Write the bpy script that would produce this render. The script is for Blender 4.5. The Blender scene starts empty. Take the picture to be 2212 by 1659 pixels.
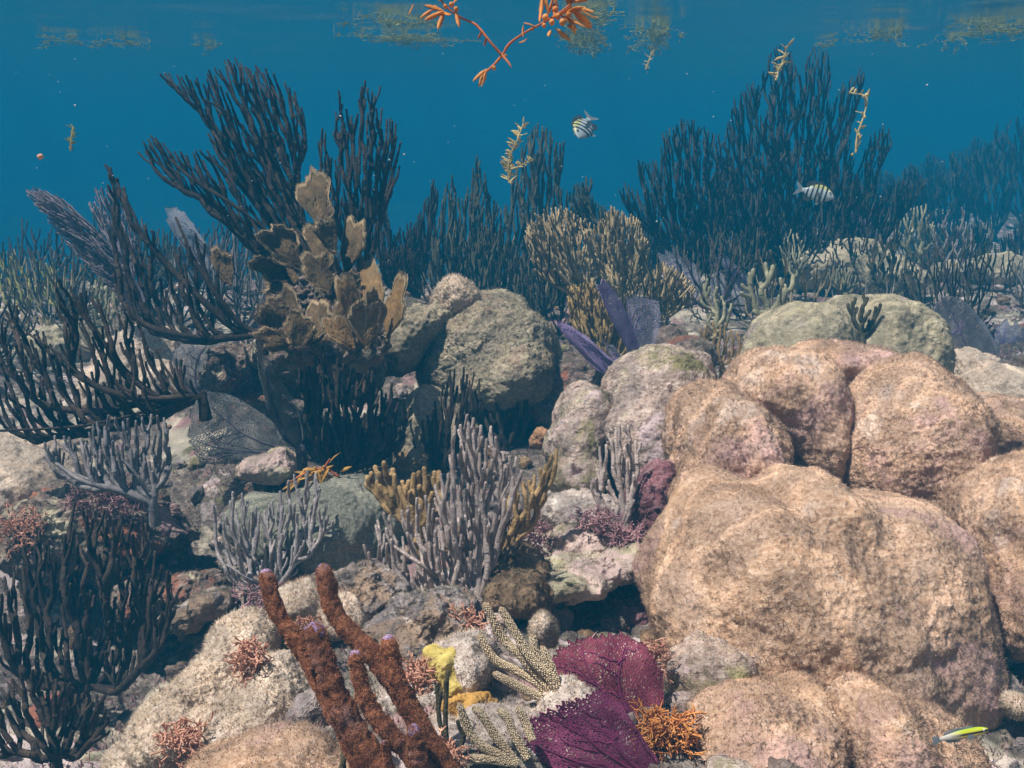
import bpy, bmesh, math, random
import numpy as np
from mathutils import Vector, Matrix

# ------------------------------------------------------------------ camera
SC = bpy.context.scene
COL = SC.collection
F = 2037.0                       # focal length in px of a 2212 px wide frame
PITCH = math.radians(-15.8)
CAM = np.array([0.0, 0.0, 1.25])
RIGHT = np.array([1.0, 0, 0])
FWD = np.array([0, math.cos(PITCH), math.sin(PITCH)])
UP = np.array([0, -math.sin(PITCH), math.cos(PITCH)])
SURF = CAM[2] + 0.50             # water level
cd = bpy.data.cameras.new('camera')
cam = bpy.data.objects.new('camera', cd)
COL.objects.link(cam)
cam.location = CAM
cam.rotation_euler = (math.pi / 2 + PITCH, 0, 0)
cd.sensor_width = 36
cd.lens = 36 * F / 2212
cd.clip_start = 0.02
cd.clip_end = 400
SC.camera = cam

# ------------------------------------------------------------------ light
SUN_DIR = np.array([-0.40, -0.10, 1.0]); SUN_DIR /= np.linalg.norm(SUN_DIR)
elev = math.asin(SUN_DIR[2])
w = bpy.data.worlds.new('World'); SC.world = w; w.use_nodes = True
nt = w.node_tree
sky = nt.nodes.new('ShaderNodeTexSky'); sky.sky_type = 'NISHITA'; sky.sun_disc = False
sky.sun_elevation = elev
sky.sun_rotation = math.atan2(SUN_DIR[0], SUN_DIR[1])
nt.links.new(sky.outputs[0], nt.nodes['Background'].inputs[0])
nt.nodes['Background'].inputs[1].default_value = 0.085
sl = bpy.data.lights.new('sun', 'SUN'); sl.energy = 5.0; sl.angle = math.radians(0.6); sl.color = (1, .95, .87)
so = bpy.data.objects.new('sun', sl); COL.objects.link(so)
so.rotation_euler = Vector(-SUN_DIR).to_track_quat('-Z', 'Y').to_euler()
so.location = (-3, -2, 6)
SC.view_settings.view_transform = 'Standard'; SC.view_settings.look = 'None'
SC.view_settings.exposure = 0.98; SC.view_settings.gamma = 1
SC.cycles.use_denoising = True
SC.cycles.denoiser = 'OPENIMAGEDENOISE'
SC.cycles.max_bounces = 8; SC.cycles.diffuse_bounces = 3; SC.cycles.glossy_bounces = 3
SC.cycles.volume_bounces = 1; SC.cycles.transparent_max_bounces = 24
SC.cycles.adaptive_threshold = 0.015

def P(u, v, d):
    """a point seen at pixel u,v of the 2212x1659 frame, d metres ahead"""
    u = np.asarray(u, float); v = np.asarray(v, float); d = np.asarray(d, float)
    x = (u - 1106) / F; y = (829.5 - v) / F
    return CAM + d[..., None] * (x[..., None] * RIGHT + y[..., None] * UP + FWD)

# ------------------------------------------------------------------ noise
def _h(i, j, k, s):
    n = (i.astype(np.int64) * 73856093) ^ (j.astype(np.int64) * 19349663) ^ (k.astype(np.int64) * 83492791) ^ (s * 2654435)
    n = (n ^ (n >> 13)) * 1274126177 & 0x7fffffff
    n = (n ^ (n >> 16)) * 668265263 & 0x7fffffff
    return n ^ (n >> 15)
def noise(p, s=0):
    p = np.asarray(p, float)
    i = np.floor(p); f = p - i; i = i.astype(np.int64)
    w_ = f * f * f * (f * (f * 6 - 15) + 10)
    out = 0
    for dx in (0, 1):
        for dy in (0, 1):
            for dz in (0, 1):
                hh = _h(i[:, 0] + dx, i[:, 1] + dy, i[:, 2] + dz, s)
                a = (hh & 1023) / 1023 * 2 - 1; b = ((hh >> 10) & 1023) / 1023 * 2 - 1; c = ((hh >> 20) & 1023) / 1023 * 2 - 1
                g = a * (f[:, 0] - dx) + b * (f[:, 1] - dy) + c * (f[:, 2] - dz)
                wx = w_[:, 0] if dx else 1 - w_[:, 0]; wy = w_[:, 1] if dy else 1 - w_[:, 1]; wz = w_[:, 2] if dz else 1 - w_[:, 2]
                out = out + g * wx * wy * wz
    return out * 1.3
def fbm(p, o=4, s=0, gain=.5):
    r = 0; a = 1
    for k in range(o):
        r = r + a * noise(p * 2 ** k, s + k); a *= gain
    return r

# ------------------------------------------------------------------ objects
def tag(o, label=None, cat=None, group=None, kind=None):
    if label: o['label'] = label
    if cat: o['category'] = cat
    if group: o['group'] = group
    if kind: o['kind'] = kind
    return o
def thing(name, loc, label, cat, group=None):
    o = bpy.data.objects.new(name, None); o.empty_display_size = .02
    COL.objects.link(o); o.location = loc
    return tag(o, label, cat, group)
def wl(o):                        # nothing here is rotated, so a place is a sum
    p = np.zeros(3)
    while o is not None: p = p + np.array(o.location); o = o.parent
    return p
def mesh(name, V, Fc, mats, parent=None, origin=None, smooth=True, midx=None, uv=None, nrm=None):
    """V n x 3 in world space; Fc list of arrays (k x 3 or k x 4)"""
    V = np.asarray(V, np.float32)
    if origin is None:
        origin = wl(parent) if parent is not None else np.array([0., 0, 0])
    V = V - np.asarray(origin, np.float32)
    me = bpy.data.meshes.new(name)
    Fc = [np.asarray(f, np.int32) for f in Fc if len(f)]
    tot = np.concatenate([np.full(len(f), f.shape[1], np.int32) for f in Fc])
    loops = np.concatenate([f.ravel() for f in Fc])
    me.vertices.add(len(V)); me.vertices.foreach_set('co', V.ravel())
    me.loops.add(len(loops)); me.loops.foreach_set('vertex_index', loops)
    me.polygons.add(len(tot))
    st = np.concatenate([[0], np.cumsum(tot)[:-1]]).astype(np.int32)
    me.polygons.foreach_set('loop_start', st); me.polygons.foreach_set('loop_total', tot)
    me.polygons.foreach_set('use_smooth', np.full(len(tot), smooth))
    if not isinstance(mats, (list, tuple)): mats = [mats]
    for m in mats: me.materials.append(m)
    if midx is not None: me.polygons.foreach_set('material_index', np.asarray(midx, np.int32))
    if uv is not None:
        l = me.uv_layers.new(name='UVMap'); l.data.foreach_set('uv', np.asarray(uv, np.float32)[loops].ravel())
    me.update(calc_edges=True); me.validate()
    if nrm is not None: me.normals_split_custom_set_from_vertices(np.asarray(nrm, np.float32).tolist())
    o = bpy.data.objects.new(name, me); COL.objects.link(o)
    if parent is not None:
        o.parent = parent
        o.location = np.asarray(origin) - wl(parent)
    else:
        o.location = origin
    return o

# ------------------------------------------------------------------ materials
def newmat(name):
    m = bpy.data.materials.new(name); m.use_nodes = True
    n = m.node_tree.nodes; b = n['Principled BSDF']
    b.inputs['Specular IOR Level'].default_value = .15
    b.inputs['Roughness'].default_value = .85
    return m, m.node_tree, n, m.node_tree.links, b
def ramp(n, stops, interp='LINEAR'):
    r = n.new('ShaderNodeValToRGB'); r.color_ramp.interpolation = interp
    e = r.color_ramp.elements
    while len(e) > 1: e.remove(e[-1])
    e[0].position = stops[0][0]; e[0].color = (*stops[0][1], 1)
    for p, c in stops[1:]:
        x = e.new(p); x.color = (*c, 1)
    return r
def reef(name, big, speck, bscale=5., sscale=90., mix=.55, bump=.5, bdist=.01, trans=0., rough=.9, third=None):
    """patches of colour (big ramp) with a fine speckle (speck ramp) over them"""
    m, t, n, l, b = newmat(name)
    tc = n.new('ShaderNodeTexCoord')
    def nz(sc, det, ro=.6, dist=0.):
        x = n.new('ShaderNodeTexNoise'); x.inputs['Scale'].default_value = sc; x.inputs['Detail'].default_value = det
        x.inputs['Roughness'].default_value = ro; x.inputs['Distortion'].default_value = dist
        l.new(tc.outputs['Object'], x.inputs['Vector']); return x
    n1 = nz(bscale, 5, .62, .3); n2 = nz(sscale, 4, .7)
    r1 = ramp(n, big); r2 = ramp(n, speck)
    l.new(n1.outputs[0], r1.inputs[0]); l.new(n2.outputs[0], r2.inputs[0])
    mx = n.new('ShaderNodeMix'); mx.data_type = 'RGBA'; mx.blend_type = 'MIX'; mx.inputs[0].default_value = mix
    l.new(r1.outputs[0], mx.inputs[6]); l.new(r2.outputs[0], mx.inputs[7])
    out = mx.outputs[2]
    for q, third in enumerate([third] if third and not isinstance(third, list) else third or []):
        n3 = nz(third[0], 4, .65, .6); n3.noise_dimensions = '4D'; n3.inputs['W'].default_value = q * 3.7; r3 = ramp(n, [(third[1], (0, 0, 0)), (third[2], (1, 1, 1))])
        l.new(n3.outputs[0], r3.inputs[0])
        m3 = n.new('ShaderNodeMix'); m3.data_type = 'RGBA'; l.new(r3.outputs[0], m3.inputs[0])
        l.new(out, m3.inputs[6]); m3.inputs[7].default_value = (*third[3], 1)
        out = m3.outputs[2]
    l.new(out, b.inputs['Base Color'])
    b.inputs['Roughness'].default_value = rough
    if bump:
        bp = n.new('ShaderNodeBump'); bp.inputs['Strength'].default_value = bump; bp.inputs['Distance'].default_value = bdist
        ad = n.new('ShaderNodeMath'); ad.operation = 'ADD'
        n4 = nz(sscale * .45, 5, .7)
        l.new(n2.outputs[0], ad.inputs[0]); l.new(n4.outputs[0], ad.inputs[1])
        l.new(ad.outputs[0], bp.inputs['Height']); l.new(bp.outputs[0], b.inputs['Normal'])
    return m
def plain(name, a, c, scale=40., bump=.3, trans=0., rough=.8):
    m, t, n, l, b = newmat(name)
    tc = n.new('ShaderNodeTexCoord'); x = n.new('ShaderNodeTexNoise')
    x.inputs['Scale'].default_value = scale; x.inputs['Detail'].default_value = 4; x.inputs['Roughness'].default_value = .65
    l.new(tc.outputs['Object'], x.inputs['Vector'])
    r = ramp(n, [(.32, a), (.68, c)]); l.new(x.outputs[0], r.inputs[0]); l.new(r.outputs[0], b.inputs['Base Color'])
    b.inputs['Roughness'].default_value = rough
    if bump:
        x2 = n.new('ShaderNodeTexNoise'); x2.inputs['Scale'].default_value = scale * 6; x2.inputs['Detail'].default_value = 3
        l.new(tc.outputs['Object'], x2.inputs['Vector'])
        bp = n.new('ShaderNodeBump'); bp.inputs['Strength'].default_value = bump; bp.inputs['Distance'].default_value = .004
        l.new(x2.outputs[0], bp.inputs['Height']); l.new(bp.outputs[0], b.inputs['Normal'])
    if trans:
        tr = n.new('ShaderNodeBsdfTranslucent'); l.new(r.outputs[0], tr.inputs[0])
        ms = n.new('ShaderNodeMixShader'); ms.inputs[0].default_value = trans
        l.new(b.outputs[0], ms.inputs[1]); l.new(tr.outputs[0], ms.inputs[2])
        l.new(ms.outputs[0], n['Material Output'].inputs[0])
    return m
def netmat(name, a, c, cell=1., hole=.0, trans=.25):
    """sea fan: a fine mesh of strands, open between them (UV in metres from the base)"""
    m, t, n, l, b = newmat(name)
    uv = n.new('ShaderNodeUVMap'); uv.uv_map = 'UVMap'
    nz = n.new('ShaderNodeTexNoise'); nz.inputs['Scale'].default_value = 90; nz.inputs['Detail'].default_value = 3
    l.new(uv.outputs[0], nz.inputs['Vector'])
    wv = n.new('ShaderNodeMix'); wv.data_type = 'VECTOR'; wv.inputs[0].default_value = .010
    l.new(uv.outputs[0], wv.inputs[4]); l.new(nz.outputs[1], wv.inputs[5])
    mp = n.new('ShaderNodeMapping'); mp.inputs['Scale'].default_value = (300 / cell, 150 / cell, 1)
    l.new(wv.outputs[1], mp.inputs[0])
    vo = n.new('ShaderNodeTexVoronoi'); vo.feature = 'DISTANCE_TO_EDGE'; vo.voronoi_dimensions = '2D'; vo.inputs['Scale'].default_value = 1
    l.new(mp.outputs[0], vo.inputs['Vector'])
    tc = n.new('ShaderNodeTexCoord'); n2 = n.new('ShaderNodeTexNoise'); n2.inputs['Scale'].default_value = 22; n2.inputs['Detail'].default_value = 4
    l.new(tc.outputs['Object'], n2.inputs['Vector'])
    r = ramp(n, [(.35, a), (.68, c)]); l.new(n2.outputs[0], r.inputs[0]); l.new(r.outputs[0], b.inputs['Base Color'])
    tr = n.new('ShaderNodeBsdfTranslucent'); l.new(r.outputs[0], tr.inputs[0])
    ms = n.new('ShaderNodeMixShader'); ms.inputs[0].default_value = trans
    l.new(b.outputs[0], ms.inputs[1]); l.new(tr.outputs[0], ms.inputs[2])
    cmp_ = n.new('ShaderNodeMath'); cmp_.operation = 'GREATER_THAN'; cmp_.inputs[1].default_value = hole
    l.new(vo.outputs['Distance'], cmp_.inputs[0])
    tp = n.new('ShaderNodeBsdfTransparent'); m2 = n.new('ShaderNodeMixShader')
    l.new(cmp_.outputs[0], m2.inputs[0]); l.new(ms.outputs[0], m2.inputs[1]); l.new(tp.outputs[0], m2.inputs[2])
    bp = n.new('ShaderNodeBump'); bp.inputs['Strength'].default_value = .6; bp.inputs['Distance'].default_value = .002; bp.invert = True
    l.new(vo.outputs['Distance'], bp.inputs['Height']); l.new(bp.outputs[0], b.inputs['Normal'])
    l.new(m2.outputs[0], n['Material Output'].inputs[0])
    return m

M = {}
M['turf'] = reef('tan_algal_turf', [(.30, (.21, .115, .062)), (.42, (.42, .26, .16)), (.54, (.57, .375, .25)), (.68, (.68, .48, .37))],
                 [(.34, (.17, .095, .055)), (.47, (.46, .285, .18)), (.64, (.79, .58, .44))], 6, 120, .5, .8, .006,
                 third=[(3.4, .58, .68, (.60, .38, .35)), (3.0, .52, .70, (.34, .20, .11)), (9, .60, .68, (.64, .48, .38))])
M['turf_pale'] = reef('pale_algal_turf', [(.28, (.30, .20, .13)), (.45, (.54, .41, .30)), (.62, (.68, .56, .45)), (.75, (.70, .57, .50))],
                 [(.34, (.20, .135, .095)), (.47, (.52, .40, .295)), (.64, (.84, .72, .61))], 7, 120, .5, .8, .006)
M['fuzz'] = plain('tan_turf_filaments', (.30, .18, .105), (.68, .48, .36), 12, 0, .3)
M['fuzz_pale'] = plain('pale_turf_filaments', (.42, .31, .21), (.74, .61, .49), 30, 0, .3)
M['olive'] = reef('olive_coral_rock', [(.30, (.16, .13, .08)), (.45, (.38, .32, .20)), (.58, (.52, .44, .29)), (.72, (.58, .49, .40))],
                  [(.30, (.10, .085, .06)), (.50, (.32, .27, .18)), (.68, (.62, .55, .42))], 9, 70, .45, .9, .01,
                  third=(6, .58, .68, (.36, .27, .28)))
M['beige'] = reef('beige_grey_coral_rock', [(.30, (.15, .12, .08)), (.45, (.29, .235, .155)), (.58, (.40, .335, .23)), (.72, (.44, .365, .28))],
                  [(.32, (.09, .07, .05)), (.50, (.27, .22, .15)), (.66, (.56, .48, .36))], 7, 90, .45, .9, .008, third=[(7, .56, .62, (.24, .17, .12))])
M['olive_fuzz'] = plain('olive_turf_filaments', (.11, .085, .05), (.32, .25, .15), 30, 0, .3)
M['pink'] = reef('pink_coralline_rock', [(.28, (.16, .11, .08)), (.42, (.36, .26, .21)), (.52, (.50, .38, .32)), (.62, (.36, .33, .17)), (.75, (.56, .46, .38))],
                 [(.32, (.12, .08, .07)), (.50, (.40, .30, .25)), (.66, (.76, .64, .56))], 9, 75, .5, 1, .01,
                 third=[(6, .55, .63, (.25, .215, .10)), (8, .57, .62, (.58, .44, .43)), (13, .60, .64, (.12, .07, .065))])
M['rubble'] = reef('mixed_reef_rock', [(.28, (.035, .025, .022)), (.42, (.13, .09, .075)), (.52, (.24, .175, .14)), (.62, (.19, .17, .11)), (.76, (.40, .32, .27))],
                   [(.32, (.03, .022, .02)), (.50, (.16, .115, .09)), (.68, (.52, .42, .36))], 10, 60, .5, 1, .014,
                   third=[(5.5, .58, .64, (.28, .11, .07)), (9, .60, .64, (.46, .40, .28)), (8, .60, .64, (.40, .26, .25))])
M['maroon'] = reef('maroon_reef_rock', [(.30, (.08, .03, .035)), (.5, (.20, .07, .08)), (.7, (.30, .16, .17))],
                   [(.30, (.05, .03, .03)), (.50, (.2, .10, .11)), (.68, (.48, .36, .36))], 12, 60, .4, 1, .01)
M['greenrock'] = reef('lime_encrusted_rock', [(.30, (.15, .11, .07)), (.46, (.34, .27, .17)), (.56, (.42, .40, .20)), (.70, (.58, .48, .42))],
                   [(.32, (.10, .08, .06)), (.50, (.36, .30, .22)), (.66, (.78, .72, .58))], 14, 60, .5, 1, .01,
                   third=(9, .50, .60, (.54, .40, .36)))
M['pale'] = reef('bleached_rock', [(.28, (.20, .15, .13)), (.45, (.42, .34, .30)), (.6, (.64, .55, .49)), (.75, (.60, .53, .38))],
                   [(.32, (.13, .10, .08)), (.50, (.44, .36, .31)), (.66, (.82, .74, .66))], 12, 60, .5, 1, .01)
M['sand'] = reef('grey_green_silt', [(.30, (.10, .10, .075)), (.5, (.20, .20, .15)), (.7, (.29, .28, .22))],
                 [(.34, (.08, .075, .06)), (.50, (.22, .21, .165)), (.64, (.44, .41, .34))], 6, 150, .5, .8, .004)
M['slate'] = reef('dark_holed_rock', [(.30, (.07, .06, .055)), (.46, (.24, .20, .185)), (.58, (.38, .31, .29)), (.72, (.52, .43, .40))],
                   [(.36, (.02, .018, .018)), (.48, (.16, .13, .12)), (.66, (.48, .40, .37))], 12, 55, .5, 1, .012, third=[(8, .55, .60, (.30, .21, .15)), (11, .58, .62, (.50, .42, .36)), (6, .60, .64, (.30, .17, .16))])
M['dark'] = plain('dark_brown_polyps', (.026, .018, .015), (.075, .050, .036), 60, .7)
M['dark_olive'] = plain('dark_olive_polyps', (.045, .038, .022), (.11, .092, .05), 50, .6)
M['far'] = plain('blackish_brown_polyps', (.020, .016, .014), (.055, .045, .033), 30, 0)  # darkest brown, the background sea rods' own colour
M['grey'] = plain('grey_lavender_polyps', (.13, .115, .12), (.30, .27, .27), 60, .6)
M['white'] = plain('pale_lilac_polyps', (.32, .25, .225), (.60, .49, .44), 75, 1)
M['white2'] = plain('pale_grey_polyps', (.29, .255, .25), (.56, .49, .47), 75, 1)
M['gold'] = plain('golden_brown_polyps', (.22, .135, .055), (.42, .28, .13), 55, .7)
M['plume'] = plain('tan_plume_polyps', (.24, .17, .085), (.50, .38, .21), 30, .4)
M['plume2'] = plain('golden_plume_polyps', (.24, .15, .05), (.46, .32, .13), 30, .4)
M['lavplume'] = plain('dusky_lavender_polyps', (.10, .085, .11), (.30, .24, .26), 22, .3)
M['duskplume'] = plain('dusky_tan_polyps', (.10, .08, .045), (.24, .19, .11), 30, .3)
M['duskgrey'] = plain('dusky_grey_polyps', (.08, .075, .075), (.20, .18, .17), 30, .3)
M['weedy'] = plain('yellow_green_plume', (.22, .21, .05), (.46, .42, .12), 20, .2)
M['rodgreen'] = plain('sage_polyps', (.20, .185, .11), (.40, .37, .24), 50, .6)
M['knob'] = plain('cream_polyps', (.46, .36, .23), (.70, .57, .40), 120, .3)
M['knobcore'] = plain('brown_rind', (.24, .17, .105), (.38, .28, .18), 90, .3)
M['sponge'] = reef('rust_red_sponge', [(.30, (.14, .046, .022)), (.55, (.30, .112, .052)), (.75, (.44, .19, .10))],
                   [(.34, (.05, .016, .010)), (.50, (.24, .085, .04)), (.66, (.50, .23, .12))], 22, 190, .5, 1, .006, third=[(16, .57, .66, (.36, .20, .17))])
M['spongefuzz'] = plain('rust_red_papillae', (.20, .07, .032), (.52, .23, .11), 90, 0, .2)
M['tip'] = plain('lavender_sponge_tip', (.20, .12, .20), (.42, .29, .46), 90, .6)
M['fanred'] = netmat('maroon_fan_net', (.22, .042, .078), (.46, .12, .175), .8, .29)
M['fanpurple'] = netmat('purple_fan_net', (.22, .042, .115), (.46, .115, .225), .8, .29)
M['veinp'] = plain('purple_fan_rib', (.11, .016, .055), (.20, .035, .10), 60, .2)
M['fangrey'] = netmat('grey_fan_net', (.10, .095, .095), (.27, .26, .24), 1.0, .19)
M['fangrey2'] = netmat('silver_fan_net', (.20, .20, .22), (.38, .37, .39), 1.0, .19)
M['veing'] = plain('grey_fan_rib', (.05, .045, .06), (.12, .10, .12), 60, .2)
M['fanlav'] = netmat('lavender_fan_net', (.22, .20, .30), (.42, .40, .50), 1.1, .20)
M['fanviolet'] = netmat('violet_fan_net', (.32, .22, .46), (.56, .44, .70), 1.1, .27)
M['fanpale'] = netmat('pale_blue_fan_net', (.34, .33, .38), (.55, .53, .58), 1.1, .20)
M['veinl'] = plain('violet_fan_rib', (.16, .10, .28), (.30, .22, .42), 60, .2)
M['blade'] = reef('brown_blade_coral', [(.30, (.035, .022, .011)), (.5, (.09, .058, .027)), (.7, (.17, .115, .055))],
                   [(.34, (.06, .035, .02)), (.50, (.18, .12, .065)), (.66, (.30, .21, .11))], 12, 130, .3, .4, .003)
M['bladeamber'] = reef('amber_blade_coral', [(.30, (.09, .05, .018)), (.5, (.20, .118, .047)), (.7, (.32, .21, .10))],
                   [(.34, (.09, .05, .02)), (.50, (.26, .155, .065)), (.66, (.40, .27, .13))], 12, 130, .3, .4, .003)
M['bladerim'] = plain('pale_growing_rim', (.17, .115, .058), (.40, .30, .18), 60, .3)
M['bladefuzz'] = plain('tan_blade_fringe', (.34, .25, .15), (.68, .55, .38), 60, 0, .3)
M['bladepink'] = plain('pink_blade_fringe', (.40, .22, .18), (.60, .40, .34), 60, 0, .3)
M['sarg'] = plain('orange_sargassum', (.66, .24, .05), (.90, .50, .17), 25, .1, .4, .5)
M['sargstem'] = plain('rusty_sargassum_stem', (.42, .10, .03), (.66, .22, .08), 30, .2, .1, .5)
M['sarggold'] = plain('golden_sargassum', (.52, .26, .04), (.82, .52, .15), 25, .1, .4, .5)
M['sargy'] = plain('yellow_sargassum', (.68, .52, .18), (.88, .74, .38), 25, .1, .45, .6)
M['mat'] = plain('yellow_green_floating_weed', (.30, .31, .09), (.55, .52, .20), 20, 0, .5)
M['redalga'] = plain('salmon_twig_alga', (.40, .17, .11), (.70, .40, .28), 60, .2)
M['orangealga'] = plain('orange_twig_alga', (.36, .10, .03), (.74, .36, .11), 60, .2)
M['mauvealga'] = plain('mauve_twig_alga', (.28, .14, .15), (.50, .30, .31), 60, .2)
M['yellow'] = plain('mustard_sponge', (.34, .26, .06), (.56, .45, .15), 40, .8)
M['amber'] = plain('amber_sponge', (.32, .17, .04), (.55, .32, .09), 40, 1)
M['brownrock'] = reef('amber_brown_rock', [(.30, (.06, .035, .02)), (.48, (.18, .11, .06)), (.62, (.30, .19, .09)), (.75, (.38, .28, .18))],
                   [(.36, (.02, .015, .012)), (.50, (.18, .115, .07)), (.66, (.46, .34, .22))], 12, 55, .5, 1, .012)
M['tan'] = plain('tan_knobby_sponge', (.22, .11, .055), (.46, .27, .15), 60, 1)
M['speck'] = plain('pale_drifting_fleck', (.42, .43, .43), (.6, .61, .6), 60, 0)
M['orange_speck'] = plain('orange_drifting_fleck', (.6, .28, .16), (.8, .42, .3), 60, 0)

# ------------------------------------------------------------------ builders
class Acc:
    """gathers tubes, blades and blobs into one mesh"""
    def __init__(self): self.V = []; self.T = []; self.Q = []; self.n = 0; self.mt = []; self.mq = []
    def add(self, V, T=None, Q=None, m=0):
        V = np.asarray(V, float)
        if T is not None and len(T): self.T.append(np.asarray(T, int) + self.n); self.mt.append(np.full(len(T), m))
        if Q is not None and len(Q): self.Q.append(np.asarray(Q, int) + self.n); self.mq.append(np.full(len(Q), m))
        self.V.append(V); self.n += len(V)
    def build(self, name, mats, parent=None, origin=None, smooth=True, nrm=None):
        F_ = []; mi = []
        if self.T: F_.append(np.concatenate(self.T)); mi += self.mt
        if self.Q: F_.append(np.concatenate(self.Q)); mi += self.mq
        return mesh(name, np.concatenate(self.V), F_, mats, parent, origin, smooth, np.concatenate(mi), None, nrm)
    def tube(self, pts, rad, sides=6, rng=None, jit=0., tip=True, m=0):
        pts = np.asarray(pts, float); rad = np.broadcast_to(np.asarray(rad, float), (len(pts),)).copy()
        if tip:
            d = pts[-1] - pts[-2]; d /= (np.linalg.norm(d) + 1e-9); r = rad[-1]
            pts = np.vstack([pts, pts[-1] + d * r * .55, pts[-1] + d * r * .9]); rad = np.append(rad, [r * .78, r * .25])
        tg = np.gradient(pts, axis=0); tg /= np.linalg.norm(tg, axis=1)[:, None] + 1e-9
        ref = np.array([.31, -.9, .3]) if abs(tg[0] @ np.array([.31, -.9, .3])) < .93 else np.array([.9, .1, .4])
        a = np.cross(tg, ref); a /= np.linalg.norm(a, axis=1)[:, None] + 1e-9
        b = np.cross(tg, a)
        n = len(pts); th = np.arange(sides) / sides * 2 * np.pi
        rr = np.repeat(rad[:, None], sides, 1)
        if jit and rng is not None: rr = rr * (1 + jit * rng.uniform(-1, 1, rr.shape))
        V = pts[:, None, :] + rr[..., None] * (np.cos(th)[None, :, None] * a[:, None, :] + np.sin(th)[None, :, None] * b[:, None, :])
        i = np.arange(n - 1)[:, None] * sides; j = np.arange(sides)[None]; j2 = (j + 1) % sides
        Q = np.stack([i + j, i + j2, i + sides + j2, i + sides + j], -1).reshape(-1, 4)
        V = np.vstack([V.reshape(-1, 3), pts[-1]])
        k = (n - 1) * sides; T = np.stack([k + np.arange(sides), k + (np.arange(sides) + 1) % sides, np.full(sides, n * sides)], -1)
        self.add(V, T, Q, m)
    def blades(self, p, nrm, length, width, rng, lean=.6, m=0):
        n = len(p)
        s = rng.normal(size=(n, 3)); s -= (s * nrm).sum(1)[:, None] * nrm; s /= np.linalg.norm(s, axis=1)[:, None] + 1e-9
        d = nrm + rng.normal(size=(n, 3)) * lean; d /= np.linalg.norm(d, axis=1)[:, None]
        L = length * rng.uniform(.5, 1.3, n)[:, None]; W = width * rng.uniform(.6, 1.3, n)[:, None]
        fl = (np.cross(s, d) * (CAM - p)).sum(1)[:, None] < 0; s = np.where(fl, -s, s)
        V = np.stack([p - s * W * .5 - nrm * W, p + s * W * .5 - nrm * W, p + d * L], 1).reshape(-1, 3)
        self.add(V, np.arange(3 * n).reshape(-1, 3), m=m)
_ICO = {}
def ico(k):
    if k not in _ICO:
        bm = bmesh.new(); bmesh.ops.create_icosphere(bm, subdivisions=k, radius=1)
        V = np.array([v.co[:] for v in bm.verts]); T = np.array([[v.index for v in f.verts] for f in bm.faces]); bm.free()
        _ICO[k] = (V / np.linalg.norm(V, axis=1)[:, None], T)
    return _ICO[k]
def sample(V, T, n, rng):
    a, b, c = V[T[:, 0]], V[T[:, 1]], V[T[:, 2]]
    nr = np.cross(b - a, c - a); ar = np.linalg.norm(nr, axis=1); nr /= ar[:, None] + 1e-12
    f = rng.choice(len(T), n, p=ar / ar.sum())
    r1 = np.sqrt(rng.random(n))[:, None]; r2 = rng.random(n)[:, None]
    return a[f] * (1 - r1) + b[f] * r1 * (1 - r2) + c[f] * r1 * r2, nr[f]
def smooth_line(pts, n):
    pts = np.asarray(pts, float); t = np.arange(len(pts)); q = np.linspace(0, len(pts) - 1, n)
    if len(pts) < 3: return np.stack([np.interp(q, t, pts[:, k]) for k in range(pts.shape[1])], 1)
    m = np.gradient(pts, axis=0); i = np.minimum(q.astype(int), len(pts) - 2); f = (q - i)[:, None]
    return (2*f**3-3*f**2+1)*pts[i] + (f**3-2*f**2+f)*m[i] + (-2*f**3+3*f**2)*pts[i+1] + (f**3-f**2)*m[i+1]

def star(ells, lev, sharp, wob, seed):
    """surface round a smooth union of camera-aligned ellipsoids [(u,v,d,ru,rv,depth radius in m,tilt deg)]"""
    cs = []; ax = []; rs = []
    for e in ells:
        u, v, d, ru, rv, rd = e[:6]; ti = math.radians(e[6]) if len(e) > 6 else 0
        cs.append(P(u, v, d)); A = np.stack([RIGHT * math.cos(ti) + UP * math.sin(ti), -RIGHT * math.sin(ti) + UP * math.cos(ti), FWD])
        ax.append(A); rs.append(np.array([ru * d / F, rv * d / F, rd]))
    rmax = [max(r) for r in rs]
    c = sum(a * b ** 2 for a, b in zip(cs, rmax)) / sum(b ** 2 for b in rmax)
    D, T = ico(lev)
    tm = max(np.linalg.norm(x - c) + r for x, r in zip(cs, rmax)) * 1.15
    def f(t):
        p = c + D * t[:, None]; s = 0
        for x, A, r in zip(cs, ax, rs):
            q = ((p - x) @ A.T) / r; s = s + np.exp(np.clip(-sharp * ((q * q).sum(1) - 1), -60, 30))
        return s - 1
    hi = np.full(len(D), tm); lo = np.zeros(len(D)); done = np.zeros(len(D), bool)
    for t in np.linspace(tm, 0, 40):
        tt = np.full(len(D), t); ins = (f(tt) > 0) & ~done
        lo[ins] = t; hi[ins] = min(t + tm / 39, tm); done |= ins
    for _ in range(9):
        mid = (lo + hi) / 2; g = f(mid) > 0; lo = np.where(g, mid, lo); hi = np.where(g, hi, mid)
    V = c + D * lo[:, None]
    for fr, am in wob:
        V = V + D * (am * fbm(V * fr, 3, seed))[:, None]
    return V, T, c
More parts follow.
